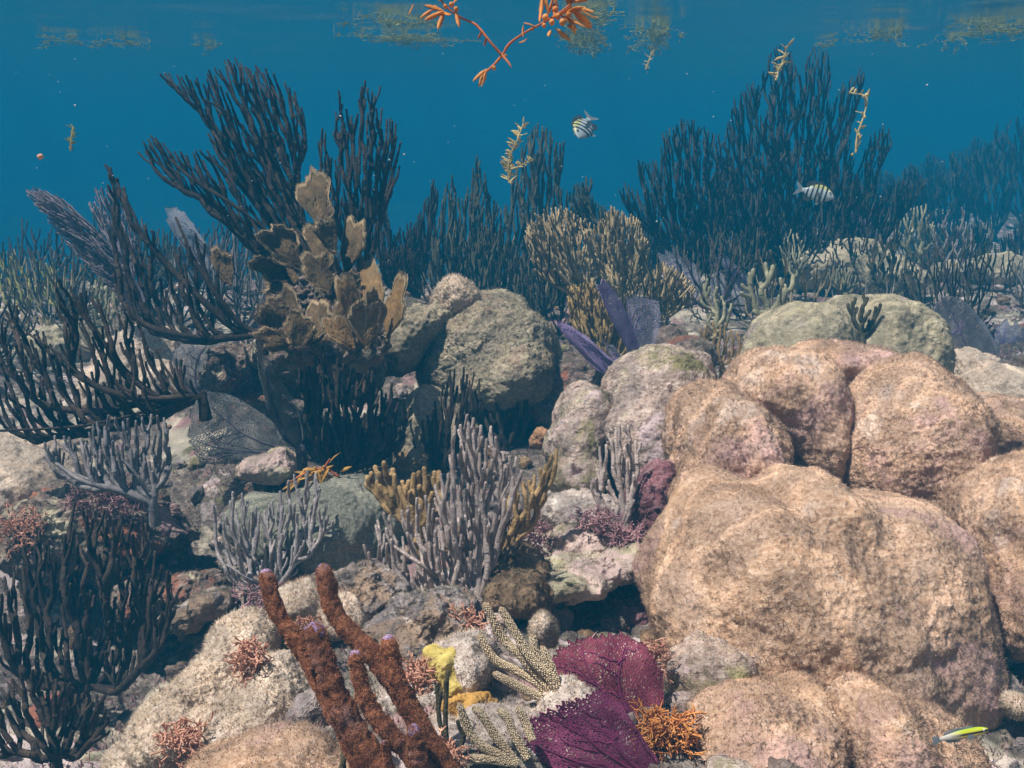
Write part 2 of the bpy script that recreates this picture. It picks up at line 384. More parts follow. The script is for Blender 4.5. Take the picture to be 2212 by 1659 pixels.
def mound(name, cat, label, ells, mat, fuzz=None, nf=0, fl=.007, lev=7, sharp=2.2, wob=((5, .02), (14, .010), (45, .0045)), seed=1, group=None):
    rng = np.random.default_rng(seed)
    V, T, c = star(ells, lev, sharp, wob, seed)
    keep = (V[:, 2] > c[2] - .6)
    A = Acc(); A.add(V, T)
    mats = [M[mat]]
    if nf:
        p, n = sample(V, T, int(nf * 1.5), rng)
        ok = (n @ (CAM - c) > -.25 * np.linalg.norm(CAM - c)) & (n[:, 2] > -.6)
        # turf grows in patches
        ok &= (fbm(p * 9, 2, seed + 5) + rng.normal(size=len(p)) * .25 > -.22)
        p, n = p[ok], n[ok]
        A.blades(p, n, fl * .75, fl * .2, rng, .9, 1)
        mats.append(M[fuzz])
        f = np.cross(V[T[:, 1]] - V[T[:, 0]], V[T[:, 2]] - V[T[:, 0]]); VN = np.zeros_like(V)
        for k in range(3): np.add.at(VN, T[:, k], f)
        VN /= np.linalg.norm(VN, axis=1)[:, None] + 1e-12
        bn = n + rng.normal(0, .28, n.shape); bn /= np.linalg.norm(bn, axis=1)[:, None]
        nrm = np.vstack([VN, np.repeat(bn, 3, 0)])
    else: nrm = None
    o = A.build(name, mats, origin=np.array([c[0], c[1], V[:, 2].min()]), nrm=nrm)
    return tag(o, label, cat, group)

def inpoly(p, poly):
    x, y = p[:, 0], p[:, 1]; q = np.asarray(poly, float); c = np.zeros(len(p), bool); j = len(q) - 1
    for i in range(len(q)):
        xi, yi = q[i]; xj, yj = q[j]
        if yi != yj: c ^= ((yi > y) != (yj > y)) & (x < (xj - xi) * (y - yi) / (yj - yi) + xi)
        j = i
    return c
def grow(base, poly, limbs, n, sp, rng, upb, Lmin, wob, seed, lean=0.):
    """branches of a sea rod or plume in picture-plane units: returns [(points k x 3 (u,v,w), parent, group)]"""
    poly = np.asarray(poly, float); lo, hi = poly.min(0), poly.max(0)
    C = rng.uniform(lo, hi, (n * 30, 2)); C = C[inpoly(C, poly)]
    tips = []
    for c in C:
        if len(tips) >= n: break
        if not tips or np.min(np.hypot(*(np.array(tips) - c).T)) > sp: tips.append(c)
    tips = np.array(tips)
    br = []; cap = 8 * (n + 40); NP = np.zeros((cap, 3)); NT = np.zeros((cap, 3)); NB = np.zeros(cap, int); NI = np.zeros(cap, int); ND = np.zeros(cap); cnt = [0]
    b = np.array([base[0], base[1], 0.])
    def addb(pts, par, g, d0, at=0):
        k = len(br); br.append((pts, par, g, at)); t = np.gradient(pts, axis=0); t /= np.linalg.norm(t, axis=1)[:, None] + 1e-9
        L = np.cumsum(np.r_[0, np.linalg.norm(np.diff(pts, axis=0), axis=1)]); c = cnt[0]; m = len(pts) - 1
        NP[c:c + m] = pts[1:]; NT[c:c + m] = t[1:]; NB[c:c + m] = k; NI[c:c + m] = np.arange(1, m + 1); ND[c:c + m] = d0 + L[1:]; cnt[0] += m
    if not limbs:
        cen = poly.mean(0); limbs = [[base, (base[0] + (cen[0] - base[0]) * .28, base[1] + (cen[1] - base[1]) * .22)]]
    for g, l in enumerate(limbs):
        l = np.asarray(l, float)
        if l.shape[1] == 2: l = np.c_[l, np.r_[0, rng.normal(0, wob * .6, len(l) - 1)]]
        addb(smooth_line(l, min(24, max(6, 4 * len(l)))), -1, g, 0)
    order = np.argsort(np.hypot(*(tips - b[:2]).T) + rng.normal(0, 12, len(tips)))
    for k in order:
        t = np.array([tips[k][0], tips[k][1], 0.]); c = cnt[0]; a = NP[:c]; tg = NT[:c]
        e = t - a; e[:, 2] = 0; L = np.linalg.norm(e, axis=1) + 1e-6
        en = e / L[:, None]; ca = (en * tg).sum(1); cu = -en[:, 1]
        o_ = t - b; o_[2] = 0; o_ /= np.linalg.norm(o_) + 1e-6
        T = o_ * (1 - upb) + np.array([0, -1, 0]) * upb + np.array([lean, 0, 0]); T[2] = 0; T /= np.linalg.norm(T)
        cost = L * (1 + .7 * (1 - ca) + 1.6 * (1 - en @ T)) + .05 * ND[:c] + np.where(ca < .1, 1e3, 0) + np.where(L < Lmin, 1e3, 0) + np.where(cu < -.3, 300, 0)
        i = int(np.argmin(cost))
        if cost[i] > 900: continue
        t[2] = a[i, 2] + rng.normal(0, wob * min(1, L[i] / 60))
        T = T + rng.normal(0, .06, 3); T /= np.linalg.norm(T)
        S = tg[i] * .35 + en[i] * .75 + rng.normal(0, .05, 3); sd = en[i] - T * (en[i] @ T); S = S + sd * .5; S /= np.linalg.norm(S) + 1e-6
        q = np.linspace(0, 1, 7)[:, None]; l_ = L[i]
        pts = (2*q**3-3*q**2+1)*a[i] + (q**3-2*q**2+q)*S*l_ + (-2*q**3+3*q**2)*t + (q**3-q**2)*T*l_
        pts[1:-1] += rng.normal(0, min(l_, 60) * .010, (5, 3))
        br_i = int(NB[i]); dd = ND[i]; addb(pts, br_i, br[br_i][2], dd, int(NI[i]))
    return br
def rod(name, cat, label, base, d, poly, mat, n=90, sp=9, r=3.2, limbs=None, up=.6, Lmin=22, wob=16, seed=1, sides=6, jit=.12, group=None, taper=.12, thick=.34, fuzz=0, parts=6, sink=.05, lean=0.):
    """a branching soft coral with its branch fingers inside the outline poly (pixels), base on the bottom"""
    rng = np.random.default_rng(seed); s = d / F
    br = grow(base, poly, limbs, n, sp, rng, up, Lmin, wob, seed, lean)
    nd = np.zeros(len(br))
    for k in range(len(br) - 1, -1, -1):
        if br[k][1] >= 0: nd[br[k][1]] += nd[k] + 1
    o = thing(name, P(*base, d), label, cat, group)
    accs = {}
    stem = Acc()
    # a hand-placed limb and all it carries is one branch; otherwise the biggest forks off the stem are
    first = {}
    for k in range(len(br)):
        p = br[k][1]
        first[k] = None if p < 0 else k if br[p][1] < 0 else first[p]
    size = {}
    for k in first.values(): size[k] = size.get(k, 0) + 1
    big = set(sorted((k for k in size if k is not None), key=lambda k: -size[k])[:parts])
    slot = {k: (br[k][2] if limbs else first[k] if first[k] in big else None) for k in first}
    load = [np.zeros(len(b_[0])) for b_ in br]
    for k in range(len(br) - 1, -1, -1):
        if br[k][1] >= 0: load[br[k][1]][:br[k][3] + 1] += nd[k] + 1
    for k, (pts, par, g, at) in enumerate(br):
        A = stem if slot[k] is None else accs.setdefault(slot[k], Acc())
        W = P(pts[:, 0], pts[:, 1], d + pts[:, 2] * s)
        r1 = r * s * rng.uniform(.9, 1.1)
        rad = r1 * (1 + thick * np.log2(1 + load[k])) * np.linspace(1 + taper * .5, 1 - taper * .5, len(W))
        r0 = rad[0]
        if par < 0:
            if not nd[k]: rad = np.linspace(r0 * 1.3, r1, len(W))
            W = np.vstack([W[0] + np.array([0, 0.0, -sink]), W]); rad = np.r_[rad[0] * 1.25, rad]
        m_ = int(np.clip(np.linalg.norm(np.diff(W, axis=0), axis=1).sum() / max(r1 * 2.2, .004), 6, 18))
        Ws = smooth_line(W, m_); rs = np.interp(np.linspace(0, 1, m_), np.linspace(0, 1, len(rad)), rad)
        A.tube(Ws, rs, sides, rng, jit)
        if fuzz:
            q = rng.integers(0, m_, fuzz); nn = rng.normal(size=(fuzz, 3)); nn /= np.linalg.norm(nn, axis=1)[:, None]
            A.blades(Ws[q] + nn * rs[q][:, None] * .8, nn, r1 * 1.3, r1 * .5, rng, .4)
    foot = Acc(); bw = P(*base, d); Dv, Tv = ico(3); rb = r * s * (2.2 + thick * 4)
    foot.add(bw + Dv * np.array([rb, rb, rb * .55]) * (1 + .25 * fbm(Dv * 2, 2, seed))[:, None] + np.array([0, 0, -sink * .3]), Tv)
    foot.build('holdfast', M[mat], o)
    if limbs: W = P(np.array([base[0]]), np.array([base[1]]), np.array([d]))[0]; stem.tube([W - [0, 0, sink], W, W + [0, 0, r * s * 3]], r * s * (1 + thick * 4), 9)
    stem.build('stem', M[mat], o)
    for k in sorted(accs): accs[k].build('branch', M[mat], o)
    return o

def rim(base, poly, nth, rng, rag):
    """polar outline of poly seen from base"""
    q = np.asarray(poly, float) - base; e0 = q; e1 = np.roll(q, -1, 0)
    a = np.unwrap(np.arctan2(q[:, 0], -q[:, 1])) ; lo, hi = a.min(), a.max()
    th = np.linspace(lo + 1e-3, hi - 1e-3, nth); R_ = np.zeros(nth)
    for i, t in enumerate(th):
        dx, dy = math.sin(t), -math.cos(t); best = 0
        for p0, p1 in zip(e0, e1):
            ex, ey = p1 - p0; den = dx * ey - dy * ex
            if abs(den) < 1e-9: continue
            s_ = (p0[0] * ey - p0[1] * ex) / den; u_ = (p0[0] * dy - p0[1] * dx) / den
            if s_ > 0 and -1e-6 <= u_ <= 1 + 1e-6: best = max(best, s_)
        R_[i] = best
    R_ = np.maximum(R_, R_.max() * .03)
    return th, R_ * (1 + rag * rng.uniform(-1, .4, nth))
def sheet(base, d, poly, mat, parent, rng, tilt=(0, 0), curl=.0, ruff=.0, rag=.03, nth=90, nr=28, thick=.0016, name='blade', seed=0, fringe=None, nfr=0, fl=.006, rimm=None, ribs=None, nrib=0, rfreq=4.):
    """a fan or blade filling the outline poly, anchored at base; tilt = metres of depth per metre right / up"""
    s = d / F; th, R_ = rim(np.array(base, float), poly, nth, rng, rag)
    rr = np.linspace(0.02, 1, nr); TH, RR = np.meshgrid(th, rr, indexing='ij'); r_ = RR * R_[:, None]
    x = np.sin(TH) * r_; y = np.cos(TH) * r_
    t_ = (TH - th.mean()) / (np.ptp(th) / 2 + 1e-6)
    def dep(x, y, t_, RR, r_):
        z = tilt[0] * x + tilt[1] * y + curl * t_ * t_ * r_
        if ruff: z = z + ruff * r_.max() * RR ** 1.6 * noise(np.stack([t_ * rfreq, RR * 2.2, np.full_like(t_, seed)], -1).reshape(-1, 3), seed).reshape(t_.shape)
        return z
    z = dep(x, y, t_, RR, r_)
    pt = P(base[0] + x, base[1] - y, d + z * s)
    V = pt.reshape(-1, 3); n = nr
    i, j = np.meshgrid(np.arange(nth - 1), np.arange(nr - 1), indexing='ij'); k = (i * n + j).reshape(-1)
    Q = np.stack([k, k + 1, k + n + 1, k + n], -1)
    N = np.cross(np.gradient(pt, axis=0), np.gradient(pt, axis=1)); N /= np.linalg.norm(N, axis=-1)[..., None] + 1e-12
    N = N.reshape(-1, 3); off = thick * .5; m = len(V)
    jt = rng.normal(0, thick * .2, m)[:, None]
    Va = V + N * (off + jt); Vb = V - N * (off - jt)
    # rim strip closes the two faces
    top = np.arange(nth) * n + n - 1
    S = np.stack([top[:-1], top[1:], top[1:] + m, top[:-1] + m], -1)
    A = Acc(); A.add(np.vstack([Va, Vb]), Q=np.vstack([Q, Q[:, ::-1] + m, S]))
    if rimm: jj = np.tile(j.reshape(-1) >= nr - 4, 1); A.mq[0] = np.concatenate([jj, jj, np.ones(len(S), bool)]).astype(int) * (2 if fringe else 1)
    uv1 = np.stack([(TH * R_.max() * s * .7), r_ * s], -1).reshape(-1, 2)
    uv = np.vstack([uv1, uv1])
    mats = [M[mat]]
    if fringe:
        mats.append(M[fringe]); q = rng.integers(0, nth - 1, nfr); f = rng.random((nfr, 1))
        lay = np.where(rng.random(nfr) < .7, n - 1, rng.integers(n // 2, n, nfr))
        p = V[q * n + lay] * (1 - f) + V[(q + 1) * n + lay] * f
        ra = p - V[0]; ra /= np.linalg.norm(ra, axis=1)[:, None] + 1e-9
        inner = (lay < n - 1)[:, None]; sg = np.where(rng.random((nfr, 1)) < .5, -1, 1)
        ra = np.where(inner, N[q * n + lay] * sg, ra)
        A.blades(p, ra, fl, fl * .35, rng, .6, 1); uv = np.vstack([uv, np.zeros((3 * nfr, 2))])
    Fs = []; mi = []
    if A.T: Fs.append(np.concatenate(A.T)); mi += A.mt
    Fs.append(np.concatenate(A.Q)); mi += A.mq
    if rimm: mats.append(M[rimm])
    o = mesh(name, np.concatenate(A.V), Fs, mats, parent, None, True, np.concatenate(mi), uv)
    if ribs:
        for g in range(nrib):
            B = Acc(); c0 = -0.85 + 1.7 * (g + .5) / nrib
            def line(t0, t1, r0, r1, w0, w1):
                q = np.linspace(0, 1, 9); tt = t0 + (t1 - t0) * q ** .8 + np.cumsum(rng.normal(0, .012, 9)); rad = r0 + (r1 - r0) * q
                thv = th.mean() + tt * np.ptp(th) / 2; Rv = np.interp(thv, th, R_) * rad
                xx = np.sin(thv) * Rv; yy = np.cos(thv) * Rv
                zz = dep(xx, yy, tt, rad, np.broadcast_to(Rv, tt.shape)) if not ruff else tilt[0] * xx + tilt[1] * yy + curl * tt * tt * Rv + ruff * R_.max() * rad ** 1.6 * noise(np.stack([tt * rfreq, rad * 2.2, np.full_like(tt, seed)], -1), seed)
                B.tube(P(base[0] + xx, base[1] - yy, d + zz * s - .0008), np.linspace(w0, w1, 9), 5)
            sp = 1.7 / nrib
            line(c0 * .25, c0, .01, .93, .0032, .0009)
            for h in range(9):
                r0 = rng.uniform(.12, .75); cc = c0 * (.25 + .75 * r0 ** .8)
                line(cc, cc + rng.uniform(-1, 1) * sp * .8, r0, min(.97, r0 + rng.uniform(.18, .4)), .0015, .0005)
            B.build('rib', M[ribs], o)
    return o
def fan(label, base, d, poly, mat, rib, seed, nrib=5, group=None, stemto=None, **k):
    rng = np.random.default_rng(seed)
    o = thing('sea_fan', P(*base, d), label, 'sea fan', group)
    sheet(base, d, poly, mat, o, rng, seed=seed, ribs=rib, nrib=nrib, **k)
    A = Acc(); b = P(*base, d); q = np.asarray(poly, float).mean(0)
    e = P(*(np.array(base) + (q - base) * .12), d)
    A.tube(smooth_line([b + [0, 0, -.05], b, e], 8), np.linspace(.008, .004, 8), 8, rng, .15)
    A.build('stalk', M[rib], o)
    return o
def knobrod(label, base, d, fingers, r, mat, core, seed, name='knobby_sea_rod', cat='sea rod', group=None, dens=1.0):
    """thick fingers covered with round polyps; fingers are pixel polylines from root to tip"""
    rng = np.random.default_rng(seed); s = d / F
    o = thing(name, P(*base, d), label, cat, group)
    Dv, Tv = ico(1)
    for f in fingers:
        f = np.asarray(f, float); dz = rng.normal(0, 10, len(f)); dz[0] = 0
        W = smooth_line(np.c_[P(f[:, 0], f[:, 1], d + (f[:, 2] if f.shape[1] > 2 else dz) * s)], 26)
        rad = r * s * np.interp(np.linspace(0, 1, 26), [0, .2, .85, 1], [.75, .95, .92, .7])
        A = Acc(); A.tube(W, rad, 10, rng, .05, True, 1)
        L = np.linalg.norm(np.diff(W, axis=0), axis=1).sum(); pr = r * s * .24
        n = int(dens * L * 2 * math.pi * r * s / (pr * 2.1) ** 2)
        # golden-angle rows keep the polyps evenly apart
        t = (np.arange(n) + .5) / n; ph = np.arange(n) * 2.39996 + rng.normal(0, .15, n)
        c = np.stack([np.interp(t * 25, np.arange(26), W[:, k]) for k in range(3)], 1); rc = np.interp(t * 25, np.arange(26), rad)
        tg = np.stack([np.interp(t * 25, np.arange(26), np.gradient(W, axis=0)[:, k]) for k in range(3)], 1); tg /= np.linalg.norm(tg, axis=1)[:, None]
        a = np.cross(tg, [.3, -.9, .2]); a /= np.linalg.norm(a, axis=1)[:, None]; b = np.cross(tg, a)
        p = c + rc[:, None] * (np.cos(ph)[:, None] * a + np.sin(ph)[:, None] * b)
        sz = pr * rng.uniform(.75, 1.2, n)
        V = (p[:, None, :] + Dv[None] * sz[:, None, None]).reshape(-1, 3)
        T = (Tv[None] + (np.arange(n) * len(Dv))[:, None, None]).reshape(-1, 3)
        A.add(V, T, m=0)
        A.build('finger', [M[mat], M[core]], o)
    return o
def twigs(label, u, v, d, ru, rv, mat, seed, n=120, ln=.02, r=.0011, name='twig_alga', cat='algae', group=None):
    """a low cushion of forked stiff twigs"""
    rng = np.random.default_rng(seed); s = d / F; c = P(u, v, d)
    A = Acc()
    for _ in range(n):
        a, b = np.clip(rng.normal(0, .42, 2), -.8, .8); p = c + RIGHT * a * ru * s + UP * b * rv * s + FWD * rng.normal(0, .012)
        e = rng.normal(size=3) + np.array([a * .8, -.7, .6 + b]); e /= np.linalg.norm(e)
        q = p + e * ln * rng.uniform(.5, 1.2); A.tube(np.stack([p, (p + q) / 2 + rng.normal(0, ln * .08, 3), q]), [r * 1.1, r, r * .7], 4)
        for _k in range(2):
            m_ = p + (q - p) * rng.uniform(.35, .8); g = e + rng.normal(0, .7, 3); g /= np.linalg.norm(g)
            A.tube(np.stack([m_, m_ + g * ln * .3, m_ + g * ln * .55]), [r, r * .9, r * .6], 4)
    return tag(A.build(name, M[mat], origin=c), label, cat, group)

# ------------------------------------------------------------------ sea bed
ANCH = [(1106,1640,1.12),(850,1640,1.1),(1400,1640,1.2),(900,1380,1.42),(1000,1310,1.55),(1250,1200,1.8),(1330,1290,1.75),(1280,1330,1.8),
        (620,1250,1.85),(600,1150,2.0),(740,1080,2.15),(820,1190,1.95),(300,1480,2.15),(400,1400,2.1),(400,1300,2.15),(330,1560,1.95),(60,1640,1.6),(250,1600,1.7),(100,1350,2.0),(200,1150,2.1),(60,1000,2.5),(330,1000,2.4),
        (330,820,2.9),(560,900,2.5),(600,1010,2.25),(820,900,2.9),(750,1020,2.45),(950,1000,2.35),(1200,900,2.75),(1280,800,3.1),(1460,720,3.3),(1500,660,3.6),(1350,760,3.1),(900,640,3.9),(1120,640,4.2),
        (1290,660,3.7),(1750,620,4.5),(1600,640,4.0),(2000,640,4.2),(2150,700,3.6),(2160,850,2.8),(2180,1400,1.7),(2200,1600,1.35),(2000,540,7),(2150,510,8.5),(1900,490,8.5),(2100,460,10.5),(2210,650,5.6),
        (130,620,4.2),(30,620,4.6),(250,600,5.5),(100,600,5.5),(420,640,4.0),(640,660,3.6),(150,760,3.3),(560,740,3.0),(790,640,3.4)]
EXTRA = np.array([(-6, -1, -.6), (6, -1, .5), (0, -3, .4), (-1.2, .5, .35), (1.2, .5, .45), (0, .35, .42), (-5, 4.5, -2.0), (-6, 9, -5), (-2, 8, -4), (-1.6, 6.4, -2.2), (-3.5, 6.5, -3.4), (0, 9, -3), (0, 14, -6), (9, 12, -1.2), (9, 17, -4), (-14, 16, -7), (0, 30, -7), (20, 30, -7), (-20, 30, -7), (-12, 3, -5), (0, 70, -7.2), (60, 50, -7.2), (-60, 50, -7.2), (60, -20, -4), (-60, -20, -6)])
AP = np.array([P(*a) for a in ANCH]); AP = np.vstack([AP, EXTRA])
def ground(x, y, detail=True):
    sh = x.shape; x = x.ravel(); y = y.ravel(); z = np.zeros(len(x))
    for i in range(0, len(x), 20000):
        a = x[i:i+20000, None]; b = y[i:i+20000, None]; R_ = np.hypot(a, b)
        e = .05 + .04 * R_
        w_ = 1 / ((a - AP[:, 0]) ** 2 + (b - AP[:, 1]) ** 2 + e * e) ** 1.7
        z[i:i+20000] = (w_ * AP[:, 2]).sum(1) / w_.sum(1)
    if detail:
        p = np.stack([x, y, z], -1)
        rug = np.clip(.5 + fbm(p * .9, 2, 77), .2, 1)
        z = z + rug * (.050 * fbm(p * 3.2, 3, 11) + .040 * np.abs(noise(p * 9, 5)) + .016 * fbm(p * 26, 3, 9))
    return z.reshape(sh)
def build_ground():
    r = np.concatenate([np.geomspace(.25, 12, 560), np.geomspace(12.3, 90, 40)])
    an = np.radians(np.concatenate([np.linspace(-44, 44, 620), np.linspace(46, 314, 60)]))
    R_, A_ = np.meshgrid(r, an, indexing='ij'); x = R_ * np.sin(A_); y = R_ * np.cos(A_); z = ground(x, y)
    V = np.stack([x, y, z], -1).reshape(-1, 3); n = len(an)
    i, j = np.meshgrid(np.arange(len(r) - 1), np.arange(n), indexing='ij'); j2 = (j + 1) % n
    Q = np.stack([i * n + j, i * n + j2, (i + 1) * n + j2, (i + 1) * n + j], -1).reshape(-1, 4)
    c = len(V); V = np.vstack([V, [0, 0, ground(np.array([0.]), np.array([0.]))[0]]])
    T = np.stack([np.arange(n), np.full(n, c), (np.arange(n) + 1) % n], -1)
    return mesh('seabed', V, [T, Q], M['seabed'])
M['seabed'] = reef('seabed_reef_floor', [(.32, (.03, .024, .021)), (.44, (.10, .078, .065)), (.54, (.20, .16, .13)), (.62, (.17, .155, .11)), (.76, (.38, .32, .27))],
                   [(.32, (.025, .02, .02)), (.50, (.15, .115, .095)), (.68, (.52, .44, .38))], 3.2, 55, .5, 1, .014, third=[(4, .53, .58, (.46, .40, .31)), (5, .60, .66, (.17, .155, .08)), (6, .58, .63, (.36, .22, .21)), (7, .57, .61, (.54, .44, .42))])
tag(build_ground(), kind='structure')

# ------------------------------------------------------------------ coral heads and rocks (u, v, d, ru, rv, depth radius, tilt)
H = 'coral head'
mound('coral_head', H, 'largest tan turf-covered coral head, the broad dome beside the maroon sea fans',
      [(1575,1235,1.52,180,215,.20),(1715,1150,1.60,140,175,.20,-15),(1560,1090,1.66,90,80,.12),(1890,1250,1.62,220,210,.22,-20),(1640,1340,1.50,255,220,.19),(1960,1420,1.58,185,220,.20,-15),(1800,1380,1.54,240,220,.21),(1530,1440,1.52,120,130,.13)],
      'turf', 'fuzz', 60000, .008, 8, 4.5, ((2.5, .05), (7, .015), (20, .0055), (60, .0032), (160, .0016)), 21)
mound('coral_head', H, 'low tan coral head in front of the big dome, nearest the orange twig alga',
      [(1640,1600,1.26,140,130,.13),(1570,1640,1.24,90,110,.11),(1730,1560,1.28,75,100,.10)], 'turf', 'fuzz', 26000, .008, 8, 3.0, ((5, .018), (16, .008), (60, .0035), (150, .0018)), 22)
mound('coral_head', H, 'smooth tan coral head under the small striped wrasse',
      [(1880,1600,1.24,100,125,.13),(1970,1640,1.26,120,110,.13)], 'turf', 'fuzz', 26000, .008, 8, 3.0, ((5, .016), (16, .008), (60, .0035), (150, .0018)), 23)
mound('coral_head', H, 'pinkish brown knobbed coral head rising just behind the big dome',
      [(1545,930,1.92,90,105,.15),(1600,1000,1.88,110,110,.15),(1510,1040,1.86,70,130,.13)], 'turf', 'fuzz', 30000, .009, 7, 3.0, ((5, .022), (15, .010), (50, .004), (140, .002)), 24)
mound('coral_head', H, 'tan coral head with a dark shaded flank above the pinkish knobbed head',
      [(1670,860,2.08,110,105,.18),(1740,900,2.05,88,120,.17),(1760,980,2.02,66,90,.14)], 'turf', 'fuzz', 30000, .009, 7, 3.0, ((5, .02), (15, .010), (50, .004), (140, .002)), 25)
mound('coral_head', H, 'brightest tall coral head, across the dark cleft from the shaded one',
      [(1930,900,2.02,105,130,.2,-20),(1980,980,1.95,140,150,.2,-20),(1900,1010,1.95,78,120,.16),(2040,1080,1.88,90,110,.16)], 'turf', 'fuzz', 36000, .009, 8, 3.0, ((4, .02), (12, .010), (50, .004), (140, .002)), 26)
mound('coral_head', H, 'sloping tan coral head behind the brightest one at the frame edge',
      [(2110,930,2.15,100,80,.2,-25),(2200,960,2.15,110,100,.2,-20)], 'turf', 'fuzz', 20000, .009, 7, 3.0, ((4, .02), (12, .010), (50, .004), (140, .002)), 27)
mound('coral_head', H, 'tan coral head cut off by the frame edge below the sloping one',
      [(2190,1160,1.66,105,150,.2),(2180,1290,1.62,95,130,.2),(2240,1100,1.7,100,120,.2)], 'turf', 'fuzz', 26000, .009, 7, 3.0, ((4, .02), (12, .010), (50, .004), (140, .002)), 28)
mound('coral_head', H, 'ridge of tan coral linking the two brightest heads',
      [(1800,800,2.2,110,60,.18,-10),(1890,815,2.2,100,60,.18,-20)], 'turf', 'fuzz', 16000, .009, 7, 3.0, ((4, .02), (12, .010), (50, .004), (140, .002)), 29)
mound('coral_head', H, 'round olive coral head beside the small dark branching coral',
      [(1725,735,2.75,105,78,.22),(1690,780,2.7,80,60,.2)], 'olive', 'olive_fuzz', 9000, .008, 7, 3.0, ((4, .02), (12, .012), (40, .005)), 30)
mound('coral_head', H, 'wide olive coral head with pitted shaded side at the back of the mound cluster',
      [(1890,720,2.85,110,78,.25),(1970,790,2.8,72,85,.2),(1880,790,2.75,90,70,.2),(1820,690,2.9,60,45,.15)], 'olive', 'olive_fuzz', 9000, .008, 7, 3.0, ((4, .02), (12, .014), (40, .006)), 31)
mound('coral_head', H, 'pink and green crusted coral head behind the lone lilac sea rod',
      [(1425,850,2.2,118,98,.18),(1380,950,2.12,90,120,.17),(1440,1010,2.08,80,120,.15)], 'pink', 'olive_fuzz', 9000, .008, 8, 3.0, ((4, .02), (12, .014), (40, .006)), 32)
mound('coral_head', H, 'pale yellowish knob joined to the pink and green head',
      [(1268,905,2.18,72,85,.14),(1245,980,2.12,58,80,.12),(1250,1030,2.08,60,50,.12)], 'pink', 'olive_fuzz', 6000, .007, 7, 3.0, ((5, .02), (14, .01), (40, .006)), 33)
mound('coral_head', H, 'large rounded beige coral head in the centre with a dark overhang below',
      [(1090,765,2.75,118,108,.22),(1030,730,2.75,85,70,.18),(1125,810,2.75,78,64,.16),(1020,790,2.72,75,80,.14),(960,800,2.75,62,78,.14),(1160,860,2.72,50,60,.12),(1060,850,2.62,80,60,.16),(1115,815,2.60,72,56,.17)], 'beige', 'olive_fuzz', 24000, .012, 8, 2.2, ((3, .02), (10, .011), (30, .008), (80, .004)), 34)
mound('coral_head', H, 'fuzzy yellowish knob perched on the shoulder of the central coral head',
      [(985,655,2.72,50,52,.09)], 'turf_pale', 'fuzz_pale', 9000, .013, 7, 3.0, ((8, .014), (20, .008), (60, .004)), 35)
mound('coral_head', H, 'flat beige hump behind the fuzzy knob',
      [(1070,675,2.95,75,45,.16),(1030,690,2.9,60,45,.14)], 'beige', 'olive_fuzz', 7000, .01, 7, 3.0, ((6, .014), (20, .008), (60, .004)), 36)
mound('coral_head', H, 'ragged beige arm of rock reaching from the knob toward the leafy coral',
      [(920,715,2.75,75,40,.14,20),(860,760,2.7,60,50,.12,20),(960,760,2.8,60,70,.12)], 'beige', 'olive_fuzz', 9000, .012, 7, 3.0, ((6, .035), (15, .02), (40, .009)), 37)
mound('coral_head', H, 'mottled grey coral head half hidden by the dark sea rods and lilac rods',
      [(930,920,2.48,70,80,.14),(900,980,2.42,55,90,.12),(980,960,2.46,60,70,.12)], 'beige', 'olive_fuzz', 7000, .008, 7, 3.0, ((5, .02), (14, .012), (40, .006)), 38)
mound('coral_head', H, 'pale lobed coral head at the foot of the red finger sponge',
      [(520,1400,1.36,80,75,.10),(470,1480,1.32,90,85,.10),(560,1480,1.34,80,75,.1),(400,1570,1.28,95,90,.1,20),(520,1590,1.26,110,110,.11),(600,1540,1.28,80,120,.1),(320,1650,1.26,80,60,.1)],
      'turf_pale', 'fuzz_pale', 42000, .0075, 8, 7.0, ((5, .02), (14, .010), (60, .004), (150, .002)), 39)
mound('coral_head', H, 'small brown fuzzy hump directly behind the tallest red sponge fingers',
      [(650,1300,1.46,60,45,.08),(740,1330,1.46,60,50,.08)], 'turf_pale', 'fuzz', 9000, .008, 7, 3.0, ((8, .014), (20, .008), (60, .004)), 40)
mound('coral_head', H, 'peach coral lump at the bottom edge under the sponge fingers',
      [(600,1660,1.08,130,70,.1),(480,1680,1.08,80,50,.09),(720,1690,1.08,80,50,.09)], 'turf', 'fuzz', 16000, .007, 7, 3.0, ((8, .012), (20, .006), (60, .003)), 41)
mound('coral_head', H, 'sunlit cream coral head behind the drooping dark branches at the frame edge',
      [(50,1010,2.45,100,85,.22),(100,1060,2.35,80,75,.2),(20,1080,2.3,90,90,.2)], 'turf_pale', 'fuzz_pale', 12000, .009, 7, 3.0, ((4, .02), (12, .012), (40, .006)), 42)
mound('coral_head', H, 'sunlit peach coral head behind the silver fan',
      [(320,790,2.95,95,85,.2),(260,850,2.85,70,70,.18),(370,840,2.85,60,60,.15)], 'turf_pale', 'fuzz_pale', 9000, .01, 7, 3.0, ((4, .02), (12, .014), (40, .006)), 43)
R_ = 'rock'
def rock(label, e, mat, seed, lev=6, wob=((7, .025), (18, .014), (50, .007)), fuzz=None, nf=0):
    if not fuzz: fuzz, nf = {'pale': 'fuzz_pale', 'pink': 'fuzz', 'greenrock': 'fuzz_pale', 'maroon': 'mauvealga'}.get(mat, 'olive_fuzz'), 5000   # turf grows on every rock
    return mound('reef_rock', R_, label, e, mat, fuzz, nf, .008, lev, 3.0, wob, seed)
rock('small cream rock under the big grey fan, behind the orange weed', [(580,1010,2.22,62,30,.08),(610,990,2.26,40,30,.07)], 'greenrock', 51)
rock('smooth grey-green silty slab behind the grey sea rods', [(690,1150,1.98,150,90,.16),(760,1090,2.08,95,60,.14),(560,1130,2.0,70,60,.1)], 'sand', 52, 7, ((4, .035), (12, .014), (40, .005), (110, .002)))
